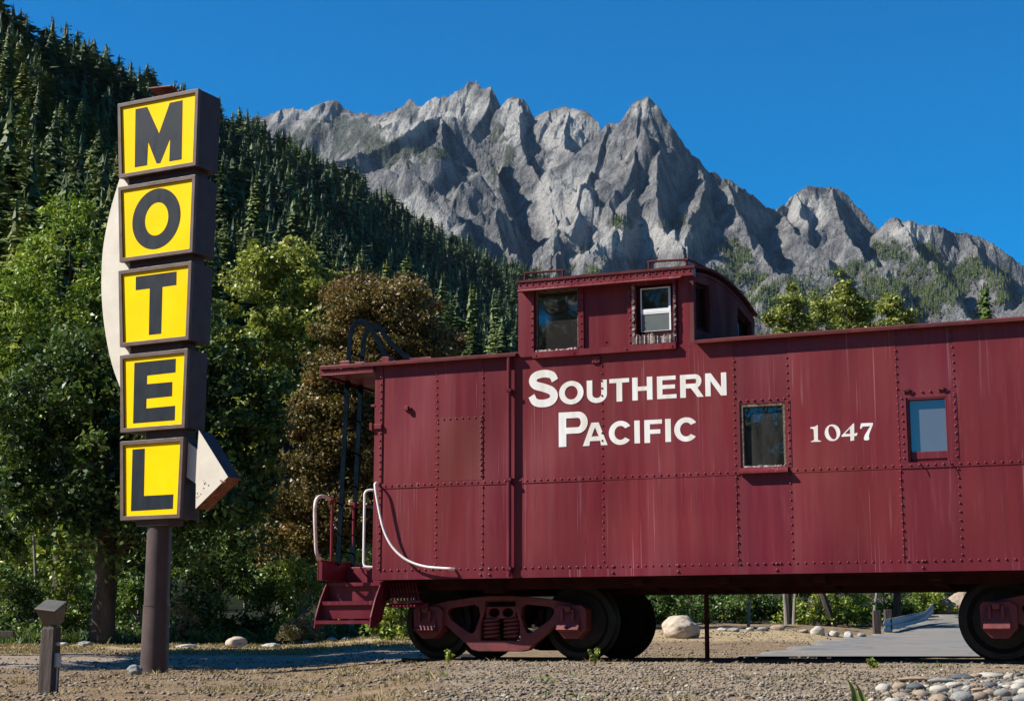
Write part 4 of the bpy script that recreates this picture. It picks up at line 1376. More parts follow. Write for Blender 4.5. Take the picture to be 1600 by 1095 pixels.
ridge([(768, 142, 3510), (760, 175, 3440), (735, 205, 3380)], 1.6)
ridge([(815, 152, 3450), (808, 190, 3380), (815, 235, 3290), (840, 270, 3180), (858, 300, 3080), (868, 350, 2940), (872, 400, 2800)], 1.5)
ridge([(885, 168, 3400), (880, 205, 3340), (885, 235, 3280), (900, 245, 3240)], 1.7)
ridge([(905, 240, 3260), (888, 290, 3120), (880, 330, 3010), (868, 385, 2850), (858, 430, 2700)], 1.3)
ridge([(958, 188, 3170), (942, 225, 3120), (930, 262, 3070), (915, 305, 2990), (900, 345, 2900), (882, 390, 2780), (870, 440, 2620)], 1.5)
ridge([(1005, 156, 3150), (992, 200, 3110), (985, 245, 3060), (978, 290, 2990), (962, 330, 2920)], 1.9)
ridge([(1028, 232, 3090), (1026, 275, 3020), (1035, 310, 2950), (1050, 350, 2860), (1062, 400, 2730)], 1.6)
ridge([(1000, 300, 2960), (985, 335, 2890), (965, 365, 2820), (945, 400, 2720), (930, 440, 2590)], 1.3)
ridge([(1090, 252, 3150), (1100, 300, 3030), (1092, 345, 2920), (1075, 385, 2800), (1065, 430, 2660)], 1.5)
ridge([(1132, 283, 3150), (1150, 315, 3060), (1165, 350, 2960), (1182, 390, 2840), (1205, 430, 2700), (1235, 470, 2540)], .95)
ridge([(1216, 330, 3210), (1245, 365, 3090), (1275, 395, 2980), (1305, 430, 2850), (1335, 470, 2680)], .9)
ridge([(1300, 290, 3300), (1302, 330, 3210), (1318, 365, 3110), (1345, 400, 3000), (1375, 440, 2860), (1410, 485, 2660)], 1.1)
ridge([(1250, 298, 3300), (1248, 335, 3210), (1262, 365, 3120)], 1.5)
ridge([(1405, 342, 3220), (1425, 385, 3100), (1455, 420, 2980), (1490, 455, 2840), (1530, 495, 2660)], .95)
ridge([(1510, 366, 3220), (1540, 420, 3080), (1580, 465, 2900), (1620, 510, 2700)], 1.15)

SEG = []
for pts, sl in RID:
    P = []
    for px, py, D in pts:
        tz, txx = tan_at(px, py)
        P.append((txx * D, D, tz * D))
    for a_, b_ in zip(P[:-1], P[1:]):
        SEG.append((a_, b_, sl))

def mountain_height(X, Y):
    gw = 1 + 2.4 * np.clip((3120 - Y) / 420, 0, 1)
    wx = 22 * gw * fbm(X / 190, Y / 190, 4, .55, seed=31)
    wy = 30 * gw * fbm(X / 190, Y / 190, 4, .55, seed=37)
    xs, yy = X + wx * .55, Y + wy
    tt_, dd = X / Y, Y
    # broad apron under the crags
    ap_t = [tan_at(p, 0)[1] for p in (300, 500, 700, 880, 1000, 1200, 1350, 1500, 1650)]
    ap_top = [.30, .275, .235, .225, .215, .205, .200, .185, .165]
    apron = np.interp(tt_, ap_t, ap_top) * 2900
    base = apron * np.clip((Y - 1500) / 1450.0, 0, 1) ** 1.05 - 20
    Hh = base.copy()
    smod = 1 + .30 * fbm(X / 150, Y / 150, 3, seed=41)
    for a_, b_, sl in SEG:
        ax, ay, az = a_; bx, by, bz = b_
        L2 = (bx - ax) ** 2 + (by - ay) ** 2 + 1e-9
        pxx, pyy = xs - ax, yy - ay
        t = np.clip((pxx * (bx - ax) + pyy * (by - ay)) / L2, 0, 1)
        # true positions for the crest itself so that the skyline stays put
        dx, dy = xs - (ax + t * (bx - ax)), yy - (ay + t * (by - ay))
        d = np.sqrt(dx * dx + dy * dy)
        side = np.clip((dx * .88 - dy * .47) / (d + 1e-6), -1, 1)
        k_ = sl * smod * np.where(side > 0, 1 + 1.15 * side, 1 + .25 * side)
        z = az + t * (bz - az) - k_ * (d * np.where(d > 90, .82, 1.0) + np.where(d > 90, .18 * 90, 0))
        Hh = np.maximum(Hh, z)
    rise = np.clip((Hh - base) / 90, 0, 1)
    flute = fbm(X / 34 + .25 * fbm(X / 60, Y / 60, 2, seed=3), Y / 105, 5, .56, seed=51, ridged=True)
    blocks = fbm(X / 62, Y / 62, 5, .55, seed=57, ridged=True)
    macro = fbm(xs / 210, yy / 260, 3, .5, seed=67, ridged=True)
    slab = .45 + .55 * np.clip(.5 + 1.3 * fbm(X / 240, Y / 240, 2, seed=73), 0, 1)
    return Hh + (1.5 + 3.5 * rise) * slab * flute + 8 * slab * blocks + 14 * macro * np.clip((Hh - base) / 60, .3, 1) * np.clip((3500 - Y) / 400, .25, 1) + 2.6 * fbm(X / 15, Y / 18, 4, .6, seed=63, ridged=True), rise

pxs = np.linspace(300, 1720, 1000)
tq = np.array([tan_at(p, 1000)[1] for p in pxs])
Dm = np.concatenate([np.linspace(1500, 2450, 110), np.linspace(2455, 3650, 400), np.linspace(3656, 4150, 60)])
MX = tq[None, :] * Dm[:, None]
MY = np.repeat(Dm[:, None], len(tq), 1)
MZ, rise = mountain_height(MX, MY)
# vegetation grows where the slope is gentle and in drifts lower down
gy, gx = np.gradient(MZ)
sx = gx / np.gradient(MX, axis=1); sy = gy / np.gradient(MY, axis=0)
steep = np.sqrt(sx * sx + sy * sy)
PX = 800 + F_PX * MX / (MY * CP + MZ * SP)
PYm = 547.5 - F_PX * (-MY * SP + MZ * CP) / (MY * CP + MZ * SP)
def blob(cx, cy, rx, ry): return np.clip(1.25 - ((PX - cx) / rx) ** 2 - ((PYm - cy) / ry) ** 2, 0, 1)
veg = np.zeros_like(MX)
for bb in ((545, 215, 85, 42), (620, 236, 100, 26), (1195, 452, 75, 26), (1330, 425, 40, 16), (1440, 455, 120, 34), (1500, 425, 110, 22), (1590, 455, 60, 25), (1370, 485, 150, 24), (780, 250, 25, 60), (1150, 440, 40, 60), (1010, 350, 70, 12), (1300, 480, 160, 30), (1420, 395, 70, 18), (900, 440, 80, 25)):
    veg = np.maximum(veg, blob(*bb))
vn = fbm(MX / 70, MY / 110, 4, .6, seed=77)
veg = np.clip(veg * 1.15 + .95 * vn - .22 + .5 * fbm(MX / 22, MY / 34, 3, .6, seed=79) - np.clip(steep - 1.5, 0, 1) * .6, 0, 1) * (veg > .02)
veg = np.maximum(veg, np.clip((.72 - steep) * 1.5 + .45 * vn - .1, 0, .8) * .6 * (MY < 3300))
scree = np.clip((.9 - steep) * 1.2 + .5 * fbm(MX / 40, MY / 60, 3, seed=81), 0, 1)
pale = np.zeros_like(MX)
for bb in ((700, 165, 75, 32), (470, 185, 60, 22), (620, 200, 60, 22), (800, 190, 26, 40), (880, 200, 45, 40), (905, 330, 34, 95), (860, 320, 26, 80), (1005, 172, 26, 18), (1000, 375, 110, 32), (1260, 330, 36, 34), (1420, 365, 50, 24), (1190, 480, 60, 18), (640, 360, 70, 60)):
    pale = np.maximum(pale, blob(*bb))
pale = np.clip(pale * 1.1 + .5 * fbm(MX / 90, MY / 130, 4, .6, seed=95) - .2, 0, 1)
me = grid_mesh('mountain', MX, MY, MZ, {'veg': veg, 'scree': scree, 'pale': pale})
me.polygons.foreach_set('use_smooth', [False] * len(me.polygons))

def granite():
    t = NT('weathered_granite')
    v = t.coords()
    f1 = t.noise(t.coords((1, 1, .35)), .035, 8, .68)
    f2 = t.noise(v, .22, 6, .7)
    c = t.ramp(f1, [(.34, (.055, .062, .072)), (.48, (.155, .162, .172)), (.64, (.42, .415, .405))])
    c = t.mix(t.ramp(f2, [(.45, .55), (.62, 0.0)]), c, (.12, .118, .12))
    c = t.mix(t.ramp(t.noise(v, .012, 4), [(.5, 0.0), (.65, .35)]), c, (.42, .38, .34))
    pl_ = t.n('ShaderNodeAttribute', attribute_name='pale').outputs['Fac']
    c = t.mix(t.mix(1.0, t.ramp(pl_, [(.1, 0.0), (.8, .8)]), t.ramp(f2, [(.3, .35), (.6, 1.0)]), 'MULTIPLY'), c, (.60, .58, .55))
    # joints and cracks of the granite
    warp = t.n('ShaderNodeVectorMath', operation='ADD')
    nz = t.n('ShaderNodeTexNoise'); nz.inputs['Scale'].default_value = .03; nz.inputs['Detail'].default_value = 4
    t.l(v, nz.inputs['Vector'])
    sc_ = t.n('ShaderNodeVectorMath', operation='SCALE'); sc_.inputs['Scale'].default_value = 34.0
    t.l(nz.outputs['Color'], sc_.inputs[0])
    t.l(t.coords((1, 1, .5)), warp.inputs[0]); t.l(sc_.outputs[0], warp.inputs[1])
    for scl, wd_, st_ in ((.022, .05, .75), (.06, .06, .5)):
        vc = t.n('ShaderNodeTexVoronoi', feature='DISTANCE_TO_EDGE'); vc.inputs['Scale'].default_value = scl
        t.l(warp.outputs[0], vc.inputs['Vector'])
        c = t.mix(t.mix(1.0, t.ramp(vc.outputs['Distance'], [(0.0, st_), (wd_, 0.0)]), t.ramp(f1, [(.42, 1.0), (.56, .15)]), 'MULTIPLY'), c, (.045, .047, .052))
    sc = t.n('ShaderNodeAttribute', attribute_name='scree').outputs['Fac']
    c = t.mix(t.mix(1.0, t.ramp(sc, [(.5, 0.0), (1.0, .5)]), t.ramp(f2, [(.4, .2), (.7, 1.0)]), 'MULTIPLY'), c, (.50, .47, .42))
    vg = t.n('ShaderNodeAttribute', attribute_name='veg').outputs['Fac']
    green = t.ramp(t.noise(v, .16, 5, .7), [(.35, (.016, .027, .018)), (.55, (.040, .054, .032)), (.72, (.14, .14, .105))])
    c = t.mix(t.ramp(t.mix(.35, vg, f2), [(.38, 0.0), (.54, .72)]), c, green)
    f3 = t.noise(t.coords((1, 1, .45)), .55, 5, .7)
    c = t.mix(t.ramp(f3, [(.52, 0.0), (.68, .55)]), c, (.46, .44, .42))
    c = t.mix(t.ramp(f3, [(.30, .6), (.46, 0.0)]), c, (.045, .048, .055))
    nm = t.bump(f2, 1.0, 5.0)
    nm = t.bump(t.noise(t.coords((1, 1, .5)), .075, 7, .72), .9, 22.0, nm)
    return t.done(t.pbr(c, .95, 0, .1, nm))

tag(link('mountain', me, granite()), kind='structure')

# ------------------------------------------------------------------ forested hillside
SKY_PX = [-400, -200, 0, 100, 200, 300, 420, 500, 600, 700, 800, 900, 1000, 1200, 1500, 2000]
SKY_PY = [-330, -170, -12, 42, 98, 146, 192, 240, 300, 356, 402, 442, 485, 575, 690, 800]
SKY_D = [300, 340, 390, 440, 510, 590, 700, 800, 950, 1100, 1280, 1450, 1600, 1800, 1900, 1900]
TREE_H = 20.0
_t = [tan_at(p, 1000)[1] for p in SKY_PX]
_te = [tan_at(a_, c)[0] for a_, c in zip(SKY_PX, SKY_PY)]


def hill_z(x, y):
    t = x / y
    Ds = np.interp(t, _t, SKY_D); te = np.interp(t, _t, _te)
    zs = te * Ds - TREE_H * .88
    s = np.clip((y - 58) / (Ds - 58), 0, 1.0)
    z = .6 + zs * (.22 * s + .78 * s ** 1.55)
    beyond = np.maximum(y - Ds, 0)
    z = z - beyond * .55
    return z + np.clip((y - 80) / 200, 0, 1) * (5.0 * fbm(x / 90, y / 90, 3, seed=91)) - np.clip((70 - y) / 10, 0, 1) * .3


hd_ = np.concatenate([np.linspace(52, 300, 60), np.linspace(306, 2300, 120)])
tq = np.linspace(-.75, .56, 170)
HX = tq[None, :] * hd_[:, None]
HY = np.repeat(hd_[:, None], len(tq), 1)
HZ = np.maximum(hill_z(HX, HY), ground_z(HX, np.minimum(HY, 90)) * (HY < 70) - 12 * (HY >= 70))
me = grid_mesh('hillside', HX, HY, HZ)
tag(link('hillside', me, simple('forest_floor', (.008, .012, .006), .5, .95, .2, .5, 1.5, spec=.03, c2=(.022, .027, .012))), kind='structure')
# added forest-green slopes behind the camera, never in view, that block low sky light
ang = np.linspace(R(150), R(390), 90)
rad = np.array([240, 330, 450, 600, 800])
hgt = np.array([-2, 45, 110, 185, 160])
VX = np.cos(ang)[None, :] * rad[:, None]; VY = np.sin(ang)[None, :] * rad[:, None]
VZ = hgt[:, None] * (1 - .85 * np.exp(-((ang - R(239)) / R(13)) ** 2))[None, :] * (1 + .35 * fbm(VX / 160, VY / 160, 3, seed=12)) + 3 * fbm(VX / 22, VY / 22, 3, seed=14)  # gap in the added slopes leaves sky for the window reflection
tag(link('sky_blocking_slope', grid_mesh('sky_blocking_slope', VX, VY, VZ), simple('sky_blocker_green', (.014, .026, .012), .5, .95, .08, .6, .4, c2=(.035, .052, .020))), kind='structure')
# valley floor, out to the foot of the hills
fa = np.linspace(0, 2 * np.pi, 100)
fr = np.array([40, 110, 240, 600, 2000, 6000])
FX, FY = np.cos(fa)[None, :] * fr[:, None], np.sin(fa)[None, :] * fr[:, None]
FZ = np.broadcast_to(np.array([-1.2, -2.0, -4, -14, -20, -20])[:, None], FX.shape)
tag(link('valley_floor', grid_mesh('valley_floor', FX, FY, FZ), simple('valley_meadow', (.05, .05, .025), .4, .95, .3, .3, 2)), kind='structure')


# the air of the valley
b = MB().box(-3500, 3500, -1000, 4800, -24, 1750)
hm = bpy.data.materials.new('valley_haze'); hm.use_nodes = True
hm.node_tree.nodes.clear()
ho = hm.node_tree.nodes.new('ShaderNodeOutputMaterial')
hv = hm.node_tree.nodes.new('ShaderNodeVolumePrincipled')
hv.inputs['Color'].default_value = (.42, .62, .95, 1)
hv.inputs['Density'].default_value = HAZE
hv.inputs['Anisotropy'].default_value = 0.1
hm.node_tree.links.new(hv.outputs[0], ho.inputs['Volume'])
tag(b.build('haze', hm), 'thin blue air filling the valley', 'haze', kind='stuff')


# ---- conifers
def conifer_geo(seed, levels, per, sprays, H=1.0, Rr=.17, ex=.80):
    r = np.random.default_rng(seed)
    V, Fc, T = [], [], []
    base = .06 + r.uniform(0, .08)
    lean = r.normal(0, .018, 2)
    rag = np.clip(r.normal(1, .20, levels), .5, 1.45)
    for L in range(levels):
        h = base + (1 - base) * (L + r.uniform(-.3, .3)) / levels
        h = min(max(h, base), .985)
        prof = Rr * (1 - h) ** ex * (1.0 if h > .18 else .75 + h) + .006
        n = max(3, int(per * (.55 + .45 * (1 - h)) + r.uniform(-1, 1)))
        a0 = r.uniform(0, 6.28)
        for k in range(n):
            a = a0 + 6.283 * k / n + r.normal(0, .25)
            L_ = prof * r.uniform(.55, 1.18) * rag[L]
            if r.random() < .10: L_ *= .35
            ca, sa = math.cos(a), math.sin(a)
            droop = r.uniform(.12, .42) * (1.1 - h * .9)
            for s in range(sprays):
                f0 = (s + .15) / sprays * r.uniform(.8, 1.05); f1 = min(1.08, f0 + 1.35 / sprays)
                w = (L_ * .19 + .006) * (1 - .4 * f0) * r.uniform(.7, 1.3) if sprays > 1 else L_ * .5 * r.uniform(.7, 1.3)
                z0 = h + .02 * (1 - h) - droop * L_ * f0; z1 = h - droop * L_ * f1 * 1.1 + r.normal(0, .004)
                sd = r.uniform(-.5, .5) * w
                zz_ = r.uniform(-.5, .2) * w
                o = len(V)
                x0, y0 = ca * L_ * f0, sa * L_ * f0
                x1, y1 = ca * L_ * f1 - sa * sd, sa * L_ * f1 + ca * sd
                mx, my = (x0 * .45 + x1 * .55), (y0 * .45 + y1 * .55)
                V += [(x0 + lean[0] * h, y0 + lean[1] * h, z0), (mx - sa * w + lean[0] * h, my + ca * w + lean[1] * h, (z0 + z1) / 2 + zz_ - .25 * w),
                      (x1 + lean[0] * h, y1 + lean[1] * h, z1), (mx + sa * w + lean[0] * h, my - ca * w + lean[1] * h, (z0 + z1) / 2 - zz_ - .35 * w)]
                Fc.append((o, o + 1, o + 2, o + 3))
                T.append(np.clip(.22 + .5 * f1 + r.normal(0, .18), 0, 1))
        # inner foliage that closes the crown
        ns = 6
        a1 = r.uniform(0, 6.28)
        for k in range(ns):
            a = a1 + 6.283 * k / ns
            da = .62
            ri, ro = prof * .06, prof * r.uniform(.25, .58)
            zt_, zb_ = h + (1.1 + r.uniform(-.5, .5)) * (1 - base) / levels, h - (1.0 + r.uniform(-.9, .9)) * (1 - base) / levels - .12 * ro
            o = len(V)
            V += [(ri * math.cos(a - da), ri * math.sin(a - da), zt_), (ro * math.cos(a - da), ro * math.sin(a - da), zb_ + r.normal(0, .003)),
                  (ro * 1.15 * math.cos(a), ro * 1.15 * math.sin(a), zb_ - .3 * (1 - base) / levels), (ro * math.cos(a + da), ro * math.sin(a + da), zb_ + r.normal(0, .003))]
            Fc.append((o, o + 1, o + 2, o + 3))
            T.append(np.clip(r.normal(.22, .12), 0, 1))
    # leader
    o = len(V)
    V += [(lean[0] - .004, lean[1], .95), (lean[0], lean[1] - .004, .95), (lean[0] + .004, lean[1] + .002, .95), (lean[0], lean[1], 1.02)]
    Fc += [(o, o + 1, o + 3, o), (o + 1, o + 2, o + 3, o + 1)]
    T += [.5, .5]
    return np.array(V), np.array(Fc), np.array(T)


def trunk_mesh(name, h, r0, seg=7, n=5, lean=(0, 0)):
    b = MB()
    b.tube([(lean[0] * i / n, lean[1] * i / n, -.02 * h + h * 1.0 * i / n) for i in range(n + 1)], [r0 * (1 - .93 * i / n) for i in range(n + 1)], seg)
    me = bpy.data.meshes.new(name)
    me.from_pydata(b.v, [], b.f)
    me.materials.append(M['bark'])
    return me


near_geo = [conifer_geo(100 + i, 46, 11, 6, Rr=[.21, .25, .18, .28, .23, .24][i], ex=[.8, .9, .72, .85, .6, .5][i]) for i in range(6)]
far_geo = [conifer_geo(200 + i, 18, 7, 2, Rr=[.24, .29, .21, .27, .23, .26, .30, .22][i], ex=[.8, .9, .7, .85, .75, .5, .45, 1.0][i]) for i in range(8)]
con_mesh = []
for i, (V, Fc, T) in enumerate(near_geo):
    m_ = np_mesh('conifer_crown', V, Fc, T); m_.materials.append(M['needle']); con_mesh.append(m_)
con_trunk = trunk_mesh('conifer_trunk', .97, .011)

# front trees' outline in the picture: conifers that would stand wholly behind it are not built
FR_PX = [-200, 0, 60, 120, 190, 230, 340, 365, 400, 450, 520, 560, 650, 700, 800, 812, 1090, 1180, 1300]
FR_PY = [380, 470, 330, 300, 330, 470, 470, 420, 380, 380, 440, 460, 480, 530, 570, 445, 445, 540, 560]
cand = []
tr_rng = np.random.default_rng(11)
hero = [(18, 150, 150, 30), (88, 172, 165, 31), (52, 222, 130, 27), (128, 205, 150, 29), (166, 236, 140, 27), (-20, 230, 125, 28), (28, 300, 105, 24), (104, 268, 118, 25), (150, 300, 105, 24), (365, 335, 165, 24), (352, 250, 230, 27), (395, 262, 260, 28), (560, 392, 210, 22), (600, 405, 190, 20), (690, 425, 230, 24), (735, 438, 240, 24), (770, 455, 230, 22), (640, 398, 260, 25), (505, 345, 240, 24), (460, 310, 260, 26), (715, 470, 170, 16), (660, 455, 150, 15), (785, 490, 190, 15), (745, 500, 160, 13)]
for px, py, D, Hh in hero:
    tz, tx_ = tan_at(px, py)
    cand.append((tx_ * D, D, tz * D - Hh, Hh, True))
occ = {}
for it in range(120000):
    px = tr_rng.uniform(-90, 1010)
    D = math.exp(tr_rng.uniform(math.log(95), math.log(1650)))
    if tr_rng.random() > (D / 900) ** .9 + .06: continue
    t = tan_at(px, 1000)[1]
    if D > np.interp(t, _t, SKY_D) * 1.03: continue
    x = t * D
    sp_ = 2.5 + D * .0024
    key = (int(x // sp_), int(D // (sp_ * 1.35)))
    if key in occ: continue
    occ[key] = 1
    Hh = TREE_H * (.42 + .66 * tr_rng.random() ** .8) * (1.15 if tr_rng.random() < .10 else 1)
    z = float(hill_z(np.array(x), np.array(D)))
    ytop = 547.5 - F_PX * (-D * SP + (z + Hh) * CP) / (D * CP + (z + Hh) * SP)
    pxx = 800 + F_PX * x / (D * CP + (z + Hh) * SP)
    if ytop > np.interp(pxx, FR_PX, FR_PY) + 25: continue
    if D < np.interp(pxx, [0, 330, 420, 520, 700, 820, 1000], [100, 130, 200, 280, 420, 600, 800]): continue
    if ytop < np.interp(pxx, SKY_PX, SKY_PY) - 14: continue
    # keep clear of the hand-placed ones
    if any(abs(x - c[0]) < 4 and abs(D - c[1]) < 7 for c in cand[:len(hero)]): continue
    cand.append((x, D, z, Hh, False))
hero_c = cand[:len(hero)]
rest = sorted(cand[len(hero):], key=lambda c: c[1] / c[3])
IND = hero_c + rest[:276]
STUFF = rest[276:]
root0 = None
for i, (x, y, z, Hh, isH) in enumerate(IND):
    k = int(tr_rng.integers(0, 6))
    wd = tr_rng.uniform(.8, 1.45) * (20 / max(Hh, 12)) ** .3
    tr = bpy.data.objects.new('conifer_tree', None)
    COL.objects.link(tr)
    tr.location = (x, y, z - .3); tr.rotation_euler = (0, 0, tr_rng.uniform(0, 6.28)); tr.scale = (Hh * wd, Hh * wd, Hh)
    for nm_, m_ in (('crown', con_mesh[k]), ('trunk', con_trunk)):
        c = bpy.data.objects.new(nm_, m_); COL.objects.link(c); c.parent = tr
    qx = 800 + F_PX * x / (y * CP + (z + Hh * .6) * SP)
    big = 'large near' if y / Hh < 8 else ('mid-sized' if y / Hh < 14 else 'small far')
    if qx < 185: wh = 'on the steep slope left of the motel sign'
    elif qx < 420: wh = 'on the slope just right of the motel sign'
    elif qx < 620: wh = 'on the slope above the yellow-green and bronze trees'
    else: wh = 'on the lower ridge left of the cupola'
    tag(tr, f'{big} dark green conifer {wh}', 'tree', f'{big} conifers {wh}')
# the farther wood reads as one mass
VV, FF, TT = [], [], []
off = 0
for (x, y, z, Hh, _) in STUFF:
    V, Fc, T = far_geo[int(tr_rng.integers(0, 8))]
    a = tr_rng.uniform(0, 6.28); c, s = math.cos(a), math.sin(a)
    w_ = Hh * tr_rng.uniform(.85, 1.55) * (20 / max(Hh, 12)) ** .35
    P = np.stack([(V[:, 0] * c - V[:, 1] * s) * w_ + x, (V[:, 0] * s + V[:, 1] * c) * w_ + y, V[:, 2] * Hh + z - .3], -1)
    VV.append(P); FF.append(Fc + off); TT.append(np.clip(T + tr_rng.normal(0, .22), 0, 1)); off += len(V)
if VV:
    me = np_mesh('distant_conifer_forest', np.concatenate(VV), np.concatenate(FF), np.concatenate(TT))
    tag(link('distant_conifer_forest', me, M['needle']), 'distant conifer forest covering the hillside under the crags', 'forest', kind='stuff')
print('conifers', len(IND), len(STUFF))
# scattered pines on the crags
VV, FF, TT = [], [], []
off = 0
cnt = 0
vi = np.argwhere((veg > .42) & (MY < 3700))
sel = vi[tr_rng.integers(0, len(vi), 17000)]
small_geo = [conifer_geo(300 + i, 7, 4, 1, Rr=.22) for i in range(4)]
for i, j in sel:
    if tr_rng.random() > veg[i, j] * 1.1 * (.45 if PYm[i, j] < 300 else 1): continue
    x, y, z = MX[i, j] + tr_rng.normal(0, 3), MY[i, j] + tr_rng.normal(0, 3), MZ[i, j]
    Hh = tr_rng.uniform(6, 17) if PYm[i, j] > 300 else tr_rng.uniform(4, 10)
    V, Fc, T = small_geo[cnt % 4]
    a = tr_rng.uniform(0, 6.28); c, s = math.cos(a), math.sin(a)
    P = np.stack([(V[:, 0] * c - V[:, 1] * s) * Hh + x, (V[:, 0] * s + V[:, 1] * c) * Hh + y, V[:, 2] * Hh + z - 1], -1)
    VV.append(P); FF.append(Fc + off); TT.append(np.clip(T + tr_rng.normal(0, .15), 0, 1)); off += len(V); cnt += 1
me = np_mesh('mountain_forest', np.concatenate(VV), np.concatenate(FF), np.concatenate(TT))
tag(link('mountain_forest', me, M['needle']), 'scattered dark pines on the granite slopes', 'forest', kind='stuff')

# ------------------------------------------------------------------ broadleaf trees and shrubs
def leaf_cloud(centers, rads, per, size, seed, asp=.55, droop=.0, up=.6):
    r = np.random.default_rng(seed)
    n = len(centers)
    cnt_ = np.maximum(6, (per * r.uniform(.55, 1.35, n))).astype(int)
    idx = np.repeat(np.arange(n), cnt_)
    N = len(idx)
    g_ = r.normal(0, 1, (N, 3)); g_ /= (np.linalg.norm(g_, axis=1, keepdims=True) + 1e-9)
    g_ *= (r.random((N, 1)) ** .45)
    P = centers[idx] + g_ * rads[idx][:, None] * np.array([1, 1, .72])
    P[:, 2] -= droop * np.abs(r.normal(0, 1, N)) * rads[idx]
    nrm = r.normal(0, 1, (N, 3)) * .75 + g_ * .5 + np.array([0, 0, up])
    nrm /= np.linalg.norm(nrm, axis=1, keepdims=True)
    a = np.cross(nrm, r.normal(0, 1, (N, 3))); a /= (np.linalg.norm(a, axis=1, keepdims=True) + 1e-9)
    b = np.cross(nrm, a)
    L = size * r.uniform(.6, 1.35, (N, 1)); Wd = L * asp * r.uniform(.75, 1.25, (N, 1))
    V = np.empty((N, 4, 3))
    bend = nrm * L * .12
    V[:, 0] = P - a * L * .5 - bend; V[:, 1] = P + b * Wd * .5; V[:, 2] = P + a * L * .5 - bend; V[:, 3] = P - b * Wd * .5
    ct = r.normal(.5, .17, n)
    T = np.clip(ct[idx] + r.normal(0, .16, N), 0, 1)
    return V.reshape(-1, 3), np.arange(N * 4).reshape(N, 4), T


def lobes_to_clumps(lobes, dens, seed, clump):
    """lobes: (cx, cy, cz, rx, ry, rz); clumps crowd towards the outside with gaps left between"""
    r = np.random.default_rng(seed)
    C, Rd = [], []
    for cx, cy, cz, rx, ry, rz in lobes:
        n = int(dens * (rx * ry * rz) ** (2 / 3)) + 4
        d = r.normal(0, 1, (n, 3)); d /= np.linalg.norm(d, axis=1, keepdims=True)
        q = r.random(n) ** .38
        wob = 1 + .22 * np.sin(d[:, 0] * 5 + cx * 3) * np.cos(d[:, 2] * 6 + cz)
        C.append(np.stack([cx + d[:, 0] * rx * q * wob, cy + d[:, 1] * ry * q * wob, cz + d[:, 2] * rz * q * wob], -1))
        Rd.append(clump * r.uniform(.55, 1.45, n))
    return np.concatenate(C), np.concatenate(Rd)


def limbs(base, h_fork, r0, targets, seed, lean=(0, 0), nsub=14):
    r = random.Random(seed)
    b = MB()
    B = Vector(base)
    top = B + Vector((lean[0], lean[1], h_fork))
    n = 7
    pts = [B.lerp(top, i / n) + Vector((r.uniform(-1, 1), r.uniform(-1, 1), 0)) * r0 * (.16 if 0 < i < n else 0) for i in range(n + 1)]
    pts[0] = pts[0] - Vector((0, 0, .3))
    b.tube(pts, [r0 * (1.25 if i == 0 else 1.0 - .35 * i / n) for i in range(n + 1)], 10)
    tg = list(targets)
    r.shuffle(tg)
    for t in tg[:nsub]:
        t = Vector(t)
        s0 = B.lerp(top, r.uniform(.70, 1.0))
        mid = s0.lerp(t, .5) + Vector((r.uniform(-.3, .3), r.uniform(-.3, .3), r.uniform(-.1, .5)))
        b.tube(smooth_path([tuple(s0), tuple(s0.lerp(mid, .5)), tuple(mid), tuple(t)], 3), [r0 * .42 * (1 - .9 * i / 9) + .006 for i in range(10)], 6)
    return b


def broadleaf(name, label, cat, lob_px, D, base_px, mat, leaf, per, dens, clump, r0, seed, group=None, fork=.35, droop=.0, asp=.55, bark='bark', depth=.85, zfix=None, nsub=16, up=.6, straight=False):
    """lob_px: list of (px, py, rx_px, ry_px, dD) for the crown, seen at distance D"""
    lobes = []
    for px, py, rx, ry, dd in lob_px:
        c = at(px, py, D + dd)
        k = (D + dd) / 2601.0
        lobes.append((c[0], D + dd, c[2], rx * k, min(rx, ry * 1.2) * k * depth, ry * k))
    bx = tan_at(base_px, 1000)[1] * D
    bz = float(ground_z(bx, D)) if zfix is None else zfix
    root = empty(name, (bx, D, bz))
    tag(root, label, cat, group)
    C, Rd = lobes_to_clumps(lobes, dens, seed, clump)
    C = C - np.array([bx, D, bz])
    ok = C[:, 2] > .12
    C, Rd = C[ok], Rd[ok]
    V, Fc, T = leaf_cloud(C, Rd, per, leaf, seed + 1, asp, droop, up)
    link('crown' if r0 > .03 else 'leaves', np_mesh('crown', V, Fc, T), M[mat], root)
    if r0 > 0:
        top = max(l[2] + l[5] for l in lobes) - bz
        cxm = np.mean([l[0] for l in lobes]) - bx
        cen = [tuple(p) for p in C[np.random.default_rng(seed).permutation(len(C))[:nsub]]]
        hf = max(.15, top * fork)
        limbs((0, 0, 0), hf, r0, cen, seed, (0 if straight else cxm * fork * .6, 0), nsub).build('trunk' if r0 > .03 else 'stem', M[bark], root, smooth=True)
    return root


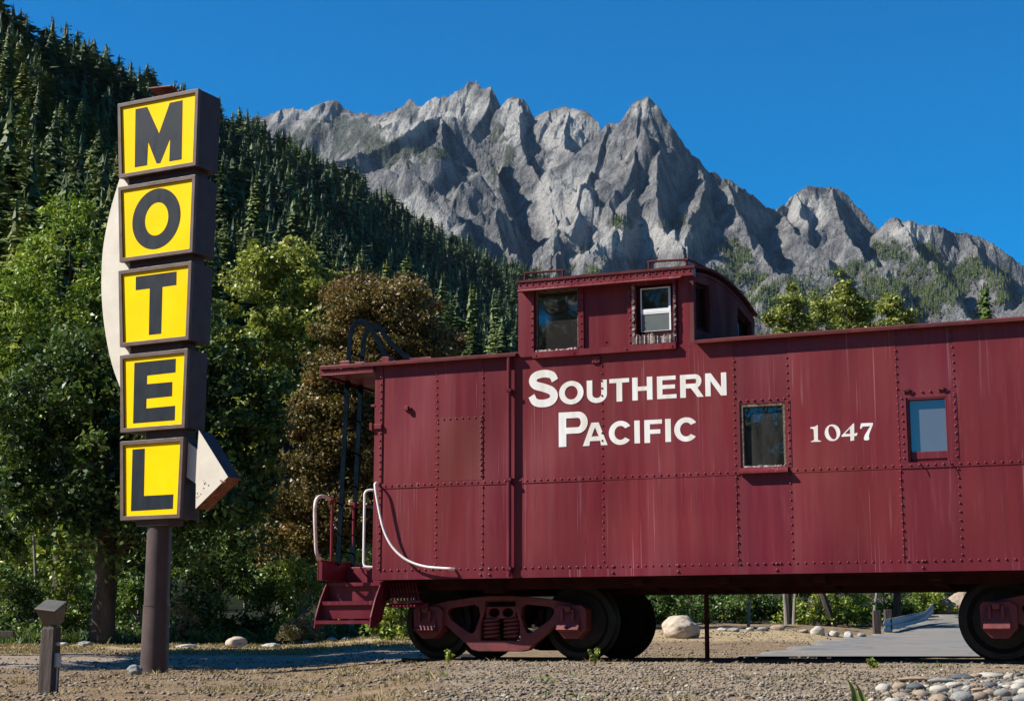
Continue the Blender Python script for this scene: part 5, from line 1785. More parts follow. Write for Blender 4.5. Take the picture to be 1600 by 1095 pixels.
# the big trees at the left
broadleaf('broadleaf_tree', 'big dark round-crowned tree with a thick trunk behind the motel sign pole', 'tree',
          [(60, 640, 110, 130, 0), (170, 560, 120, 130, 0), (290, 560, 90, 110, 0), (360, 620, 75, 110, 0), (392, 670, 55, 110, 0), (230, 690, 150, 110, -.5), (60, 770, 120, 90, 0), (330, 780, 110, 90, -.5), (180, 800, 120, 70, 0)],
          37.0, 160, 'leafdark', .17, 120, 16, .42, .30, 501, fork=.30, droop=.35, straight=True)
broadleaf('broadleaf_tree', 'light green feathery tree rising left of the motel sign', 'tree',
          [(120, 330, 48, 50, 0), (60, 400, 62, 60, 0), (150, 420, 60, 62, 0), (20, 470, 70, 70, 0), (110, 500, 80, 70, 0), (190, 480, 60, 70, 0), (-40, 520, 70, 80, 0), (40, 580, 90, 70, 0)],
          43.0, 92, 'leaffeather', .15, 100, 15, .40, .22, 511, fork=.5, droop=.5, asp=.38)
broadleaf('broadleaf_tree', 'yellow-green sunlit tree between the motel sign and the bronze tree', 'tree',
          [(430, 400, 52, 42, 0), (480, 440, 55, 55, 0), (400, 450, 45, 60, 0), (455, 520, 70, 65, 0), (510, 510, 35, 60, 0), (400, 560, 60, 70, 0), (470, 610, 65, 70, 0), (400, 680, 70, 70, 0), (345, 520, 30, 60, 0)],
          52.0, 440, 'leafyellow', .15, 140, 17, .42, .2, 521, fork=.45, asp=.6)
broadleaf('broadleaf_tree', 'bronze-olive maple turning colour behind the end ladder of the caboose', 'tree',
          [(560, 480, 55, 45, 0), (620, 480, 50, 45, 0), (520, 550, 50, 70, 0), (590, 560, 80, 70, 0), (665, 540, 45, 60, 0), (500, 660, 60, 80, 0), (570, 680, 80, 80, 0), (460, 770, 60, 80, 0), (540, 800, 90, 80, 0), (640, 660, 50, 90, 0), (470, 850, 60, 50, 0)],
          40.5, 556, 'leafmaple', .095, 210, 40, .40, .17, 531, fork=.22, asp=.6, up=.5)
broadleaf('broadleaf_tree', 'reddish brown bush-like tree top just above the caboose roof left of the cupola', 'tree',
          [(655, 505, 40, 36, 0), (690, 540, 36, 30, 0), (640, 560, 50, 50, 0), (560, 455, 36, 28, 0), (625, 455, 30, 26, 0)],
          42.5, 640, 'leafbrown', .095, 190, 36, .36, .12, 541, fork=.4, asp=.6)
# behind the roof on the right
for k, (lb, lobs, bx_, D_) in enumerate((
        ('yellow-green poplar above the roof close to the right of the cupola', [(1238, 462, 17, 26, 0), (1215, 495, 26, 24, 0), (1248, 505, 26, 34, 0), (1225, 560, 42, 45, 0), (1230, 640, 50, 60, 0), (1235, 740, 55, 70, 0)], 1232, 47),
        ('tallest yellow-green poplar above the middle of the long roof', [(1313, 445, 20, 22, 0), (1290, 478, 30, 28, 0), (1330, 480, 28, 34, 0), (1305, 510, 50, 34, 0), (1355, 515, 20, 24, 0), (1305, 580, 60, 50, 0), (1310, 670, 62, 70, 0), (1300, 780, 60, 70, 0)], 1305, 48.5),
        ('slender yellow-green poplar above the roof farthest from the cupola', [(1396, 482, 15, 24, 0), (1412, 500, 22, 20, 0), (1385, 515, 22, 24, 0), (1405, 560, 40, 44, 0), (1400, 650, 46, 60, 0), (1400, 760, 46, 70, 0)], 1404, 47.5))):
    broadleaf('poplar_tree', lb, 'tree', lobs, D_, bx_, 'leafpoplar', .105, 130, 30, .28, .12, 550 + k * 7, group='poplars behind the caboose roof', fork=.5, asp=.65)
# young conifer whose tip shows over the roof
tz, tx_ = tan_at(1539, 446)
D_ = 56.0
yc = empty('young_conifer', (tx_ * D_, D_, float(ground_z(tx_ * D_, D_))))
tag(yc, 'bright young conifer whose pointed tip rises over the far right of the roof', 'tree')
Hc = tz * D_ - float(ground_z(tx_ * D_, D_))
V, Fc, T = conifer_geo(401, 130, 8, 5, Rr=.15)
o = link('crown', np_mesh('crown', V * np.array([Hc * 1.5, Hc * 1.5, Hc]), Fc, T), M['needleyoung'], yc)
MB().tube([(0, 0, -.2), (0, 0, Hc * .96)], [.14, .01], 8).build('trunk', M['bark'], yc)
# pointed green conifer peeping behind the tree line left of the ladder
# shrubs along the foot of the trees on the left
shr = [
    (185, 945, 34, 50, 41.5, 'leafshrub', 'leafy shrub peeping out just right of the big trunk'),
    (128, 950, 26, 45, 42.0, 'leafdark', 'dark narrow shrub close to the left of the big trunk'),
    (20, 930, 60, 60, 39.5, 'leafshrub', 'broad leafy shrub behind the flood light post'),
    (100, 905, 55, 80, 40.5, 'leaflime', 'tall thin lime green shrub between the flood light post and the big trunk'),
    (215, 930, 40, 55, 39.5, 'leafshrub', 'bright leafy shrub right of the big trunk, left of the sign pole'),
    (300, 940, 50, 50, 38.0, 'leafshrub', 'low round green shrub just right of the sign pole'),
    (345, 900, 60, 80, 39.0, 'leafdark', 'dark dense shrub midway between the sign pole and the caboose'),
    (420, 930, 55, 60, 39.5, 'leafshrub', 'mid green shrub behind the dry bush'),
    (470, 925, 40, 62, 38.6, 'leaflime', 'upright lime-leaved shrub left of the caboose steps'),
    (555, 960, 55, 50, 39.6, 'leafshrub', 'green shrub seen behind the boarding steps'),
    (612, 952, 34, 42, 33.5, 'leaflime', 'leafy green shrub seen between the steps and the first wheel'),
    (290, 860, 70, 60, 41.0, 'leafdark', 'dark shaded shrub behind the sign pole under the tree crown'),
    (1040, 945, 60, 50, 47.0, 'leafshrub', 'green shrub behind the pale boulder under the caboose'),
    (1125, 948, 55, 45, 48.0, 'leafshrub', 'leafy shrub right of the drop pipe under the caboose'),
    (1190, 950, 45, 42, 49.5, 'leafdark', 'dark shrub behind the small pale sapling under the caboose'),
    (1265, 955, 40, 38, 47.5, 'leaflime', 'bright lime shrub beside the leaning trunk under the caboose'),
    (1325, 950, 45, 45, 49.0, 'leaffeather', 'fresh green feathery shrub left of the guard rail'),
    (1390, 940, 45, 40, 56.0, 'leafshrub', 'green shrub behind the guard rail'),
    (1450, 930, 45, 32, 62.0, 'leaflime', 'light green shrub beyond the end of the guard rail'),
    (1525, 925, 60, 40, 66.0, 'leafshrub', 'green shrub behind the right wheel')]
for k, (px, py, rx, ry, D, mt_, lb) in enumerate(shr):
    r_ = random.Random(k)
    gy_ = 1000 - float(ground_z(tan_at(px, 1000)[1] * D, D)) / D * 2601
    low = [(px + f_ * rx, gy_ - ry * .28, rx * .5, ry * .30, r_.uniform(-.5, .1)) for f_ in (-.7, -.2, .3, .75)]
    lob = [(px, py, rx * .8, ry * .8, 0)] + [(px + r_.uniform(-.7, .7) * rx, py + r_.uniform(-.6, .5) * ry, rx * r_.uniform(.35, .6), ry * r_.uniform(.35, .6), r_.uniform(-.5, .6)) for _ in range(4)] + low
    broadleaf('shrub', lb, 'shrub', lob, D, px, mt_, .11, 60, 24, .26, .028, 600 + k * 3, group='shrubs along the edge of the wood', fork=.3, asp=.6, bark='palebark', nsub=10)
# taller thicket behind, closing the view under the car and between the trunks
thk = [(165, 890, 70, 110, 45, 'leafshrub'), (-20, 860, 90, 120, 46, 'leaflime'), (90, 860, 80, 110, 47, 'leaffeather'), (230, 870, 80, 100, 46, 'leafshrub'), (380, 880, 80, 100, 46.5, 'leafdark'), (500, 880, 70, 90, 47, 'leafshrub'), (620, 890, 80, 90, 47.5, 'leafdark'),
       (760, 890, 90, 90, 52, 'leafshrub'), (900, 890, 90, 90, 53, 'leafshrub'), (1030, 890, 80, 80, 54, 'leafdark'), (1150, 890, 80, 80, 54, 'leafshrub'), (1270, 885, 80, 75, 55, 'leaffeather'), (1390, 880, 80, 70, 66, 'leafdark'), (1500, 870, 80, 60, 74, 'leafshrub'), (1620, 870, 90, 60, 76, 'leafshrub')]
thl = ['leafy thicket tree filling the gap between the big trunk and the sign pole', 'lime green thicket tree at the far left edge', 'feathery green thicket tree behind the flood light post', 'leafy thicket tree behind the big trunk', 'dark thicket tree under the yellow-green tree', 'green thicket tree behind the end railing', 'dark thicket tree hidden behind the end wall of the caboose', 'thicket tree behind the left truck', 'thicket tree behind the second pair of wheels', 'dark thicket tree behind the boulder', 'thicket tree above the small pale sapling', 'feathery thicket tree above the leaning trunk', 'dark thicket tree behind the guard rail', 'thicket tree beyond the road bend', 'thicket tree behind the right truck']
for k, (px, py, rx, ry, D, mt_) in enumerate(thk):
    r_ = random.Random(50 + k)
    lob = [(px, py, rx * .8, ry * .8, 0)] + [(px + r_.uniform(-.6, .6) * rx, py + r_.uniform(-.7, .6) * ry, rx * r_.uniform(.35, .6), ry * r_.uniform(.35, .6), r_.uniform(-.6, .8)) for _ in range(4)]
    broadleaf('thicket_tree', thl[k], 'tree', lob, D, px, mt_, .15, 62, 17, .36, .06, 700 + k * 3, group='thicket along the edge of the wood', fork=.4, asp=.6, bark='palebark', nsub=10)
# dry bush left of the steps
broadleaf('dry_bush', 'dry grey-tan bush on the ground left of the caboose steps', 'bush', [(468, 985, 32, 16, 0), (450, 990, 18, 12, -.3), (500, 988, 22, 13, 0), (475, 975, 18, 10, 0)], 36.0, 470, 'drybush', .09, 110, 60, .16, .015, 801, asp=.22, up=.9, nsub=8)
broadleaf('dry_bush', 'tall dry yellow weeds at the foot of the shrub right of the sign pole', 'bush', [(290, 975, 24, 28, 0), (275, 960, 14, 26, 0)], 37.0, 288, 'drybush', .12, 60, 34, .18, .012, 805, asp=.16, up=.2, nsub=6)


def slim_tree(label, pts, r0, D, mat, crown=None, seed=1):
    """pts: trunk line in the picture at distance D"""
    P = [Vector(at(px, py, D)) for px, py in pts]
    bz = float(ground_z(P[0].x, D))
    root = empty('sapling', (P[0].x, D, bz))
    tag(root, label, 'tree', 'slim trunks at the edge of the wood')
    loc = [p - Vector((P[0].x, D, bz)) for p in P]
    loc[0].z = -.2
    MB().tube(smooth_path([tuple(p) for p in loc], 4), [r0 * (1 - .5 * i / (4 * (len(loc) - 1))) for i in range(4 * (len(loc) - 1) + 1)], 8).build('trunk', M[mat], root, smooth=True)
    if crown:
        lob = []
        for px, py, rx, ry in crown:
            c = at(px, py, D); k = D / 2601
            lob.append((c[0] - P[0].x, 0, c[2] - bz, rx * k, rx * k, ry * k))
        C, Rd = lobes_to_clumps(lob, 18, seed, .24)
        V, Fc, T = leaf_cloud(C, Rd, 40, .12, seed + 1, .6)
        link('crown', np_mesh('crown', V, Fc, T), M['leaflime'], root)
slim_tree('pale forked sapling with sparse leaves under the caboose right of the drop pipe', [(1169, 980), (1170, 955), (1172, 938), (1178, 900)], .05, 44, 'palebark', [(1172, 918, 22, 16), (1180, 880, 30, 30)], 811)
slim_tree('thin grey trunk left of the pair under the middle of the caboose', [(1229, 985), (1228, 955), (1225, 920), (1222, 870)], .07, 46, 'palebark', [(1222, 860, 36, 40)], 815)
slim_tree('thin grey trunk right of the pair under the middle of the caboose', [(1240, 985), (1241, 955), (1243, 920), (1246, 870)], .06, 46.4, 'palebark', [(1248, 850, 36, 40)], 819)
slim_tree('dark leaning trunk under the caboose left of the guard rail', [(1304, 985), (1296, 960), (1286, 930), (1270, 880)], .14, 47, 'bark', [(1262, 850, 50, 50)], 823)
slim_tree('pale trunk behind the post of the guard rail', [(1366, 975), (1367, 950), (1370, 925), (1374, 880)], .06, 50, 'palebark', [(1376, 850, 40, 40)], 827)
slim_tree('white-barked thin trunk at the left edge behind the flood light post', [(58, 985), (57, 940), (55, 890), (52, 830)], .06, 40, 'palebark', [(50, 815, 40, 40)], 831)
slim_tree('thinnest pale stem at the far left edge', [(22, 985), (22, 930), (21, 880)], .03, 40.6, 'palebark', [(22, 870, 30, 30)], 835)
slim_tree('short grey trunk seen under the caboose steps', [(549, 1001), (549, 985), (548, 960), (548, 900)], .10, 38.4, 'palebark', [(548, 880, 36, 30)], 839)

# trees outside the picture on the left: one shades the ground in front of the wood, two are mirrored in the windows
def plain_tree(label, x, y, h, rad, seed, mat='leafshrub', lo=.5, rz=(.14, .24)):
    bz = float(ground_z(x, y)) if y > 2 else -.6
    root = empty('broadleaf_tree', (x, y, bz)); tag(root, label, 'tree')
    r_ = random.Random(seed)
    lob = [(r_.uniform(-.5, .5) * rad, r_.uniform(-.5, .5) * rad, h * r_.uniform(lo, .85), rad * r_.uniform(.5, .8), rad * r_.uniform(.5, .8), h * r_.uniform(*rz)) for _ in range(7)]
    C, Rd = lobes_to_clumps(lob, 12, seed, .42)
    V, Fc, T = leaf_cloud(C, Rd, 190, .17, seed + 1, .6)
    link('crown', np_mesh('crown', V, Fc, T), M[mat], root)
    limbs((0, 0, 0), h * .4, .17, [tuple(p) for p in C[::max(1, len(C) // 12)]], seed, (0, 0), 12).build('trunk', M['bark'], root, smooth=True)
plain_tree('leafy tree standing outside the view to the left that shades the drive', -12.3, 23.6, 10.5, 2.6, 851, lo=.66, rz=(.09, .15))
plain_tree('second leafy tree outside the view to the left, farther along the drive', -13.6, 28.2, 10.8, 2.8, 853, lo=.62, rz=(.09, .15))
plain_tree('tree behind the viewer mirrored in the caboose window', -10.9, .2, 6.3, 1.9, 857)
plain_tree('tall tree behind the viewer mirrored in the cupola window', -17.2, -3.2, 11.5, 3.5, 861)

# ------------------------------------------------------------------ stones
def rock_mesh(name, seed, sub=3, rough=.22, flat=.7, freq=1.1):
    bm = bmesh.new()
    bmesh.ops.create_icosphere(bm, subdivisions=sub, radius=1.0)
    o_ = Vector((seed * 3.17, seed * 1.71, seed * 2.3))
    for v in bm.verts:
        n_ = mnoise.fractal(v.co * freq + o_, 1.0, 2.0, 4)
        v.co *= 1 + rough * n_
        v.co.z *= flat
    me = bpy.data.meshes.new(name)
    bm.to_mesh(me); bm.free()
    me.polygons.foreach_set('use_smooth', [True] * len(me.polygons))
    return me

def rock(name, label, px, py_base, D, wpx, hpx, mat, seed, group=None, dep=1.0, sub=4, rough=.3, rz=0.0, freq=1.1):
    k = D / 2601.0
    x = tan_at(px, py_base)[1] * D
    o = link(name, rock_mesh(name, seed, sub, rough, 1.0, freq), M[mat])
    h = hpx * k
    z = float(ground_z(x, D))
    o.location = (x, D, z + h * .40)
    o.scale = (wpx * k / 2, wpx * k / 2 * dep, h * .62)
    o.rotation_euler = (0, 0, rz)
    return tag(o, label, 'boulder' if wpx > 50 and D > 20 else 'rock', group)

rock('boulder', 'large pale tan boulder behind the caboose right of the wheels', 1063, 997, 34.0, 58, 34, 'rockpale', 3, sub=5, rough=.2, freq=.8)
rock('rock', 'upright whitish rock right of the sign pole in front of the shrubs', 369, 1005, 34.0, 34, 17, 'rockpale', 8)
rock('rock', 'flat pale rock near the dry bush', 424, 1007, 33.5, 26, 8, 'rockwhite', 11)
rock('rock', 'flat pale slab half sunk in straw next to the sign pole', 292, 1007, 33.6, 34, 6, 'rockwhite', 14)
rock('rock', 'grey-white rock at the foot of the sign pole', 211, 1055, 19.6, 24, 15, 'rockgrey', 17)
rock('rock', 'small pale rock left of the big trunk', 98, 1003, 35.0, 20, 6, 'rockwhite', 19)
rock('rock', 'grey rock touching the foot of the big trunk', 133, 1004, 35.0, 22, 8, 'rockgrey', 23)
for k, (px, w_, h_, mt_, lb) in enumerate(((480, 14, 6, 'rockgrey', 'small grey border stone at the dry bush'), (518, 16, 7, 'rockwhite', 'white border stone under the steps, leftmost of the row'), (541, 12, 6, 'rockgrey', 'grey border stone under the steps beside the short trunk'), (563, 14, 5, 'rocktan', 'tan border stone right of the short trunk'), (590, 14, 5, 'rockgrey', 'grey border stone before the first wheel'), (632, 14, 7, 'rockwhite', 'white border stone beside the first wheel'))):
    rock('border_stone', lb, px, 1000, 36.0, w_, h_, mt_, 30 + k, 'border stones along the shrubs', sub=3)
for k, (px, py, D, w_, h_, mt_, lb) in enumerate((
        (1129, 982, 38, 16, 6, 'rockwhite', 'low white border stone nearest the drop pipe'), (1147, 981, 38, 18, 6, 'rockgrey', 'flat grey border stone left of the pale sapling'), (1172, 979, 38.5, 14, 6, 'rockwhite', 'white border stone at the foot of the pale sapling'),
        (1192, 979, 38.5, 18, 6, 'rockgrey', 'grey border stone right of the pale sapling'), (1216, 979, 39, 22, 9, 'rocktan', 'tan rounded border stone by the two grey trunks'), (1256, 984, 38, 16, 6, 'rocktan', 'low tan border stone on the mound crest'),
        (1278, 986, 37, 22, 14, 'rockwhite', 'white upright stone on the road edge left of the leaning trunk'), (1302, 990, 37, 18, 9, 'rockwhite', 'white stone at the foot of the leaning trunk'), (1326, 994, 36.5, 16, 10, 'rockwhite', 'bright white stone at the tip of the road edge'), (1346, 992, 38, 14, 8, 'rockgrey', 'grey stone left of the guard rail post'))):
    rock('border_stone', lb, px, py, D, w_, h_, mt_, 50 + k, 'border stones along the road', sub=3)
for k, (px, py, D, w_, h_, mt_, lb) in enumerate(((1476, 966, 62, 40, 26, 'rocktan', 'brown rock heap piece beyond the guard rail end'), (1500, 962, 64, 36, 30, 'rocktan', 'dark brown rock by the road beside the right wheel'))):
    rock('rock', lb, px, py, D, w_, h_, mt_, 70 + k)

# cobbles at the bottom right
cob_rng = random.Random(77)
pro = [(rock_mesh('cobble', 90 + i, 3, .16, .72, .9), i) for i in range(8)]
spec = [(1432, 1077, 26, 13, 'rockdark', 'dark slate cobble on the left edge of the heap'), (1380, 1077, 20, 11, 'rockwhite', 'white cobble lying apart at the left of the heap'), (1440, 1090, 22, 16, 'rocktan', 'pinkish rounded cobble below the dark slate one'), (1405, 1090, 26, 10, 'rocktan', 'flat tan cobble at the frame bottom left in the heap'),
        (1432, 1063, 46, 8, 'rocktan', 'long flat tan slab at the top left of the heap'), (1470, 1066, 34, 9, 'rockgrey', 'flat blue-grey cobble near the long tan slab'), (1504, 1060, 32, 9, 'rockdark', 'flat dark slate cobble along the top edge of the heap'), (1468, 1081, 26, 13, 'rockwhite', 'round white cobble right of the dark slate one'), (1525, 1074, 22, 8, 'rocktan', 'brown cobble in the middle of the heap'), (1530, 1080, 24, 7, 'rocktan', 'flat brown cobble under the other brown one'), (1548, 1086, 24, 12, 'rocktan', 'large rounded tan cobble at the frame bottom'), (1530, 1092, 26, 14, 'rocktan', 'big pinkish cobble at the frame bottom'), (1490, 1072, 24, 9, 'rockwhite', 'pale flat cobble behind the round white one'), (1545, 1057, 38, 9, 'rockwhite', 'long white cobble along the top edge of the heap')]
placed = []
def cobble(px, py, w, h, mt_, lb, grp=None):
    # the bank is nearly level: distance from how far below the eye line it lies
    D = 12.0
    for _ in range(8):
        t = tan_at(px, py)
        zt = float(ground_z(t[1] * D, D)); D = min(18, max(7.5, zt / t[0]))
    k = D / 2601
    x = tan_at(px, py)[1] * D
    me, i = pro[cob_rng.randrange(8)]
    me = me.copy(); me.materials.clear(); me.materials.append(M[mt_])
    o = link('cobble', me)
    o.location = (x, D, float(ground_z(x, D)) + h * k * .24)
    o.scale = (w * k * .62, w * k * .6 * cob_rng.uniform(.7, 1.0), h * k * .85)
    o.rotation_euler = (cob_rng.uniform(-.15, .15), cob_rng.uniform(-.15, .15), cob_rng.uniform(-.5, .5))
    tag(o, lb, 'stone', 'cobbles heaped on the bank')
    placed.append((px, py, max(w, h * 2)))
for s_ in spec: cobble(*s_)
mats_ = [('rockgrey', 'grey'), ('rockwhite', 'whitish'), ('rocktan', 'tan'), ('rockgrey', 'grey'), ('rockwhite', 'whitish'), ('rockdark', 'slate blue')]
tries = 0
while len(placed) < 150 and tries < 6000:
    tries += 1
    px = cob_rng.uniform(1385, 1640); py = cob_rng.uniform(1052, 1101)
    if py < 1100 - (px - 1360) * .42 - 8 and py < 1056 + max(0, (1480 - px)) * .12: continue
    if py < np.interp(px, [1370, 1440, 1520, 1600], [1085, 1064, 1056, 1052]): continue
    w = cob_rng.uniform(9, 24) * (.75 + (py - 1050) / 90)
    if any(abs(px - a) < (w + c) * .38 and abs(py - b_) < (w + c) * .17 for a, b_, c in placed): continue
    mt_, cn = cob_rng.choice(mats_)
    sz = 'small' if w < 13 else ('fist-sized' if w < 18 else 'large')
    cobble(px, py, w, w * cob_rng.uniform(.42, .62), mt_, f'{sz} {cn} river cobble lying in the heap on the gravel bank')

# ------------------------------------------------------------------ gravel, straw and weeds
def stone_mat():
    t = NT('gravel_stones')
    a = t.n('ShaderNodeAttribute', attribute_name='tint').outputs['Fac']
    c = t.ramp(a, [(.0, (.05, .042, .034)), (.25, (.13, .10, .072)), (.5, (.225, .175, .12)), (.75, (.20, .18, .158)), (1.0, (.40, .35, .285))])
    return t.done(t.pbr(c, .9, 0, .2))

def scatter_pts(n, px0, px1, D0, D1, seed, dens=None):
    r = np.random.default_rng(seed)
    D = np.exp(r.uniform(np.log(D0), np.log(D1), n))
    px = r.uniform(px0, px1, n)
    t = np.array([tan_at(p, 1050)[1] for p in (0, 1600)])
    tt_ = np.interp(px, [0, 1600], t)
    tt_ = t[0] + (t[1] - t[0]) * px / 1600.0
    x, y = tt_ * D, D
    if dens is not None:
        k = r.random(n) < dens(x, y)
        x, y = x[k], y[k]
    return x, y, r

OCT = np.array([(1, 0, 0), (0, 1, 0), (-1, 0, 0), (0, -1, 0), (0, 0, 1), (0, 0, -1), (.62, .62, .35), (-.62, -.55, .4)])
OCF = np.array([(0, 6, 4), (6, 1, 4), (1, 2, 4), (2, 7, 4), (7, 3, 4), (3, 0, 4), (0, 1, 6), (2, 3, 7), (1, 0, 5), (2, 1, 5), (3, 2, 5), (0, 3, 5)])
def stones(name, x, y, r, s0, s1, label, tmean=.5):
    n = len(x)
    sz = s0 * (s1 / s0) ** (r.random(n) ** 2.2)
    z = ground_fine(x, y)
    a = r.uniform(0, 6.28, n)
    sc = np.stack([sz * r.uniform(.7, 1.4, n), sz * r.uniform(.6, 1.1, n), sz * r.uniform(.4, .8, n)], -1)
    P = OCT[None] * (1 + r.normal(0, .14, (n, 8, 1))) * sc[:, None, :]
    c, s = np.cos(a)[:, None], np.sin(a)[:, None]
    tl = r.normal(0, .3, n)[:, None]
    X_ = P[..., 0] * c - P[..., 1] * s; Y_ = P[..., 0] * s + P[..., 1] * c
    Z_ = P[..., 2] + X_ * tl * .5
    V = np.stack([X_ + x[:, None], Y_ + y[:, None], Z_ + z[:, None] + (sz * .22)[:, None]], -1).reshape(-1, 3)
    Fc = (OCF[None] + (np.arange(n) * 8)[:, None, None]).reshape(-1, 3)
    T = np.repeat(np.clip(r.normal(tmean, .27, n), 0, 1), len(OCF))
    o = link(name, np_mesh(name, V, Fc, T), M['gravelmat'])
    tag(o, label, 'gravel', kind='stuff')
M['gravelmat'] = stone_mat()
def bank(x, y):
    u_, o_ = track_off(x, y)
    e = fbm(x * .5, y * .5, 3, seed=33)
    return np.clip((o_ + .9) / .6, 0, 1) * np.clip((x / y + .075 + .03 * e) / .05, 0.03, 1) * np.clip(.75 + .9 * fbm(x * 1.3, y * 1.3, 3, seed=35), .15, 1)
x, y, r = scatter_pts(62000, 380, 1680, 7.4, 19, 901, bank)
stones('gravel', x, y, r, .0045, .022, 'loose mixed gravel covering the bank in front of the rail', .42)
def left_d(x, y):
    return np.clip(.45 + 1.1 * fbm(x * .7, y * .7, 3, seed=43), .05, 1) * np.clip((-.03 - x / y) / .05, 0, 1)
x, y, r = scatter_pts(26000, -60, 760, 12.0, 33, 903, left_d)
stones('fine_gravel', x, y, r, .006, .030, 'fine gravel and grit on the drive by the sign', .42)
x, y, r = scatter_pts(6000, 980, 1300, 21.5, 40, 905, lambda x, y: .5 + .5 * fbm(x * .5, y * .5, 2, seed=3))
stones('bark_chips', x, y, r, .008, .035, 'coarse bark and grit on the mound behind the caboose', .35)

def tufts(name, x, y, r, h0, h1, mat, label, per=9, spread=.05, cat='grass', w=.0035):
    n = len(x)
    idx = np.repeat(np.arange(n), per)
    N = len(idx)
    hgt = (h0 + (h1 - h0) * r.random(n) ** 1.8)[idx] * r.uniform(.5, 1.15, N)
    bx_, by_ = x[idx] + r.normal(0, spread, N), y[idx] + r.normal(0, spread, N)
    z = ground_fine(bx_, by_) - .006
    lx, ly = r.normal(0, .55, N) * hgt, r.normal(0, .55, N) * hgt
    a = r.uniform(0, 6.28, N)
    wv = w * (1 + y[idx] / 14)
    wx, wy = np.cos(a) * wv, np.sin(a) * wv
    V = np.empty((N, 4, 3))
    V[:, 0] = np.stack([bx_ - wx, by_ - wy, z], -1); V[:, 1] = np.stack([bx_ + wx, by_ + wy, z], -1)
    V[:, 2] = np.stack([bx_ + lx * .5 + wx * .7, by_ + ly * .5 + wy * .7, z + hgt * .62], -1)
    V[:, 3] = np.stack([bx_ + lx, by_ + ly, z + hgt], -1)
    T = np.clip(r.normal(.5, .22, n)[idx] + r.normal(0, .12, N), 0, 1)
    o = link(name, np_mesh(name, V.reshape(-1, 3), np.arange(N * 4).reshape(N, 4), T), M[mat])
    tag(o, label, cat, kind='stuff')
def crest(x, y):
    u_, o_ = track_off(x, y)
    f = fbm(x * .8, y * .8, 3, seed=61)
    near = np.exp(-((o_ + .45) / .35) ** 2) * (.55 + .8 * f) * (u_ < 3.2)
    hump = np.clip(1 - np.abs(x / y + .095) / .05, 0, 1) * np.clip((22.5 - y) / 3, 0, 1) * (.35 + .9 * f)
    other = np.clip(f - .35, 0, 1) * .5 * (o_ > -.3)
    return np.clip(near + hump + other, 0, 1)
x, y, r = scatter_pts(9000, 150, 1680, 7.6, 21.5, 911, crest)
tufts('dry_grass', x, y, r, .015, .065, 'straw', 'short dry straw grass along the crest of the bank and by the rail', 9, .04, 'grass', .0022)
x, y, r = scatter_pts(14000, -60, 1000, 29, 40, 913, lambda x, y: np.clip(.5 + fbm(x * .6, y * .6, 3, seed=71), 0, 1) * (x / y < .08))
tufts('straw_grass', x, y, r, .02, .08, 'straw', 'flattened straw grass in front of the wood', 7, .08)
x, y, r = scatter_pts(2600, -60, 560, 12.6, 21, 915, lambda x, y: np.clip(fbm(x * .7, y * .7, 3, seed=73) + .1, 0, 1))
tufts('sparse_straw', x, y, r, .02, .07, 'straw', 'sparse straw on the brown earth round the sign post', 6, .03)
x, y, r = scatter_pts(700, 560, 1500, 8.5, 18, 917, lambda x, y: np.clip(fbm(x * .9, y * .9, 3, seed=79) - .15, 0, 1))
tufts('green_grass', x, y, r, .02, .07, 'leafshrub', 'small patches of green grass in the gravel', 8, .03)
x, y, r = scatter_pts(1500, -40, 620, 36.8, 39.0, 919, lambda x, y: np.clip(.7 + fbm(x * .8, y * .8, 3, seed=83), 0, 1))
tufts('tall_weeds', x, y, r, .08, .40, 'leafdark', 'tangled weeds and low growth under the shrubs', 9, .10, 'weeds', .008)
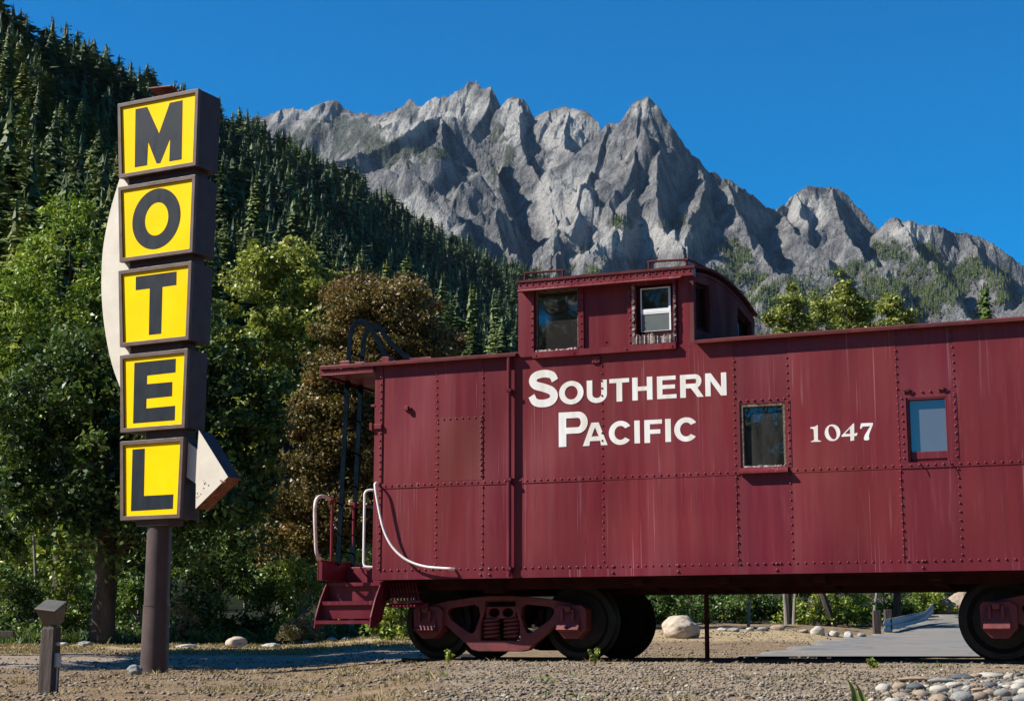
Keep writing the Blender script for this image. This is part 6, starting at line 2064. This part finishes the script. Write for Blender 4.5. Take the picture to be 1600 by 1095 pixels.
# blades of a yucca-like plant at the bottom edge
def blade_plant(label, px, py, D, blades):
    k = D / 2601
    bx_ = tan_at(px, py)[1] * D
    bz = float(ground_z(bx_, D))
    root = empty('blade_plant', (bx_, D, bz)); tag(root, label, 'plant')
    for (x0, x1, y1, w) in blades:
        top = at(x1, y1, D); bot = at(x0, 1096, D)
        hz = float(top[2]) - bz
        p0 = Vector((float(bot[0]) - bx_, 0, -.02)); p1 = Vector((float(top[0]) - bx_, .02, hz))
        V, Fc = [], []
        n = 7
        for i in range(n + 1):
            f = i / n
            c = p0.lerp(p1, f) + Vector((.012 * math.sin(f * 3.1), .015 * math.sin(f * 3), 0))
            ww = w * k * .5 * (1 - f ** 2.2) + .0006
            V += [c + Vector((-ww, -.004, 0)), c + Vector((0, .006, 0)), c + Vector((ww, -.004, 0))]
        for i in range(n):
            for q in range(2):
                Fc.append((3 * i + q, 3 * i + q + 1, 3 * i + q + 4, 3 * i + q + 3))
        o = link('blade', np_mesh('blade', V, Fc, np.linspace(.35, .9, len(Fc))), M['yucca'], root)
blade_plant('tall green sword leaves of a plant at the bottom edge left of the cobbles', 1338, 1096, 8.6, [(1342, 1325, 1060, 13), (1352, 1337, 1066, 11), (1334, 1330, 1084, 8)])
blade_plant('single curved green sword leaf rising among the cobbles', 1397, 1096, 8.6, [(1398, 1389, 1079, 7)])

def weed(label, px, py, D, h, seed):
    x_ = tan_at(px, py)[1] * D
    bz = float(ground_z(x_, D))
    root = empty('weed', (x_, D, bz)); tag(root, label, 'weed', 'single weeds on the bank')
    r_ = np.random.default_rng(seed)
    b = MB(); C = []
    for i in range(4):
        e = Vector((r_.normal(0, .25) * h, r_.normal(0, .15) * h, h * r_.uniform(.6, 1)))
        b.tube([(0, 0, -.02), tuple(e * .5 + Vector((0, 0, h * .08))), tuple(e)], [.004, .003, .0015], 5)
        for f in (.4, .6, .8, 1.0): C.append(tuple(e * f))
    b.build('stem', M['yucca'], root)
    V, Fc, T = leaf_cloud(np.array(C), np.full(len(C), .022), 12, .035, seed, .4)
    link('leaves', np_mesh('leaves', V, Fc, T), M['leaflime'], root)
weed('leafy pale green weed in front of the second wheel', 930, 1034, 17.4, .17, 921)
weed('small green weed in the gravel under the middle of the caboose', 1366, 1046, 15.0, .09, 923)
weed('thin weed at the rail below the left truck', 700, 1040, 18.2, .14, 925)
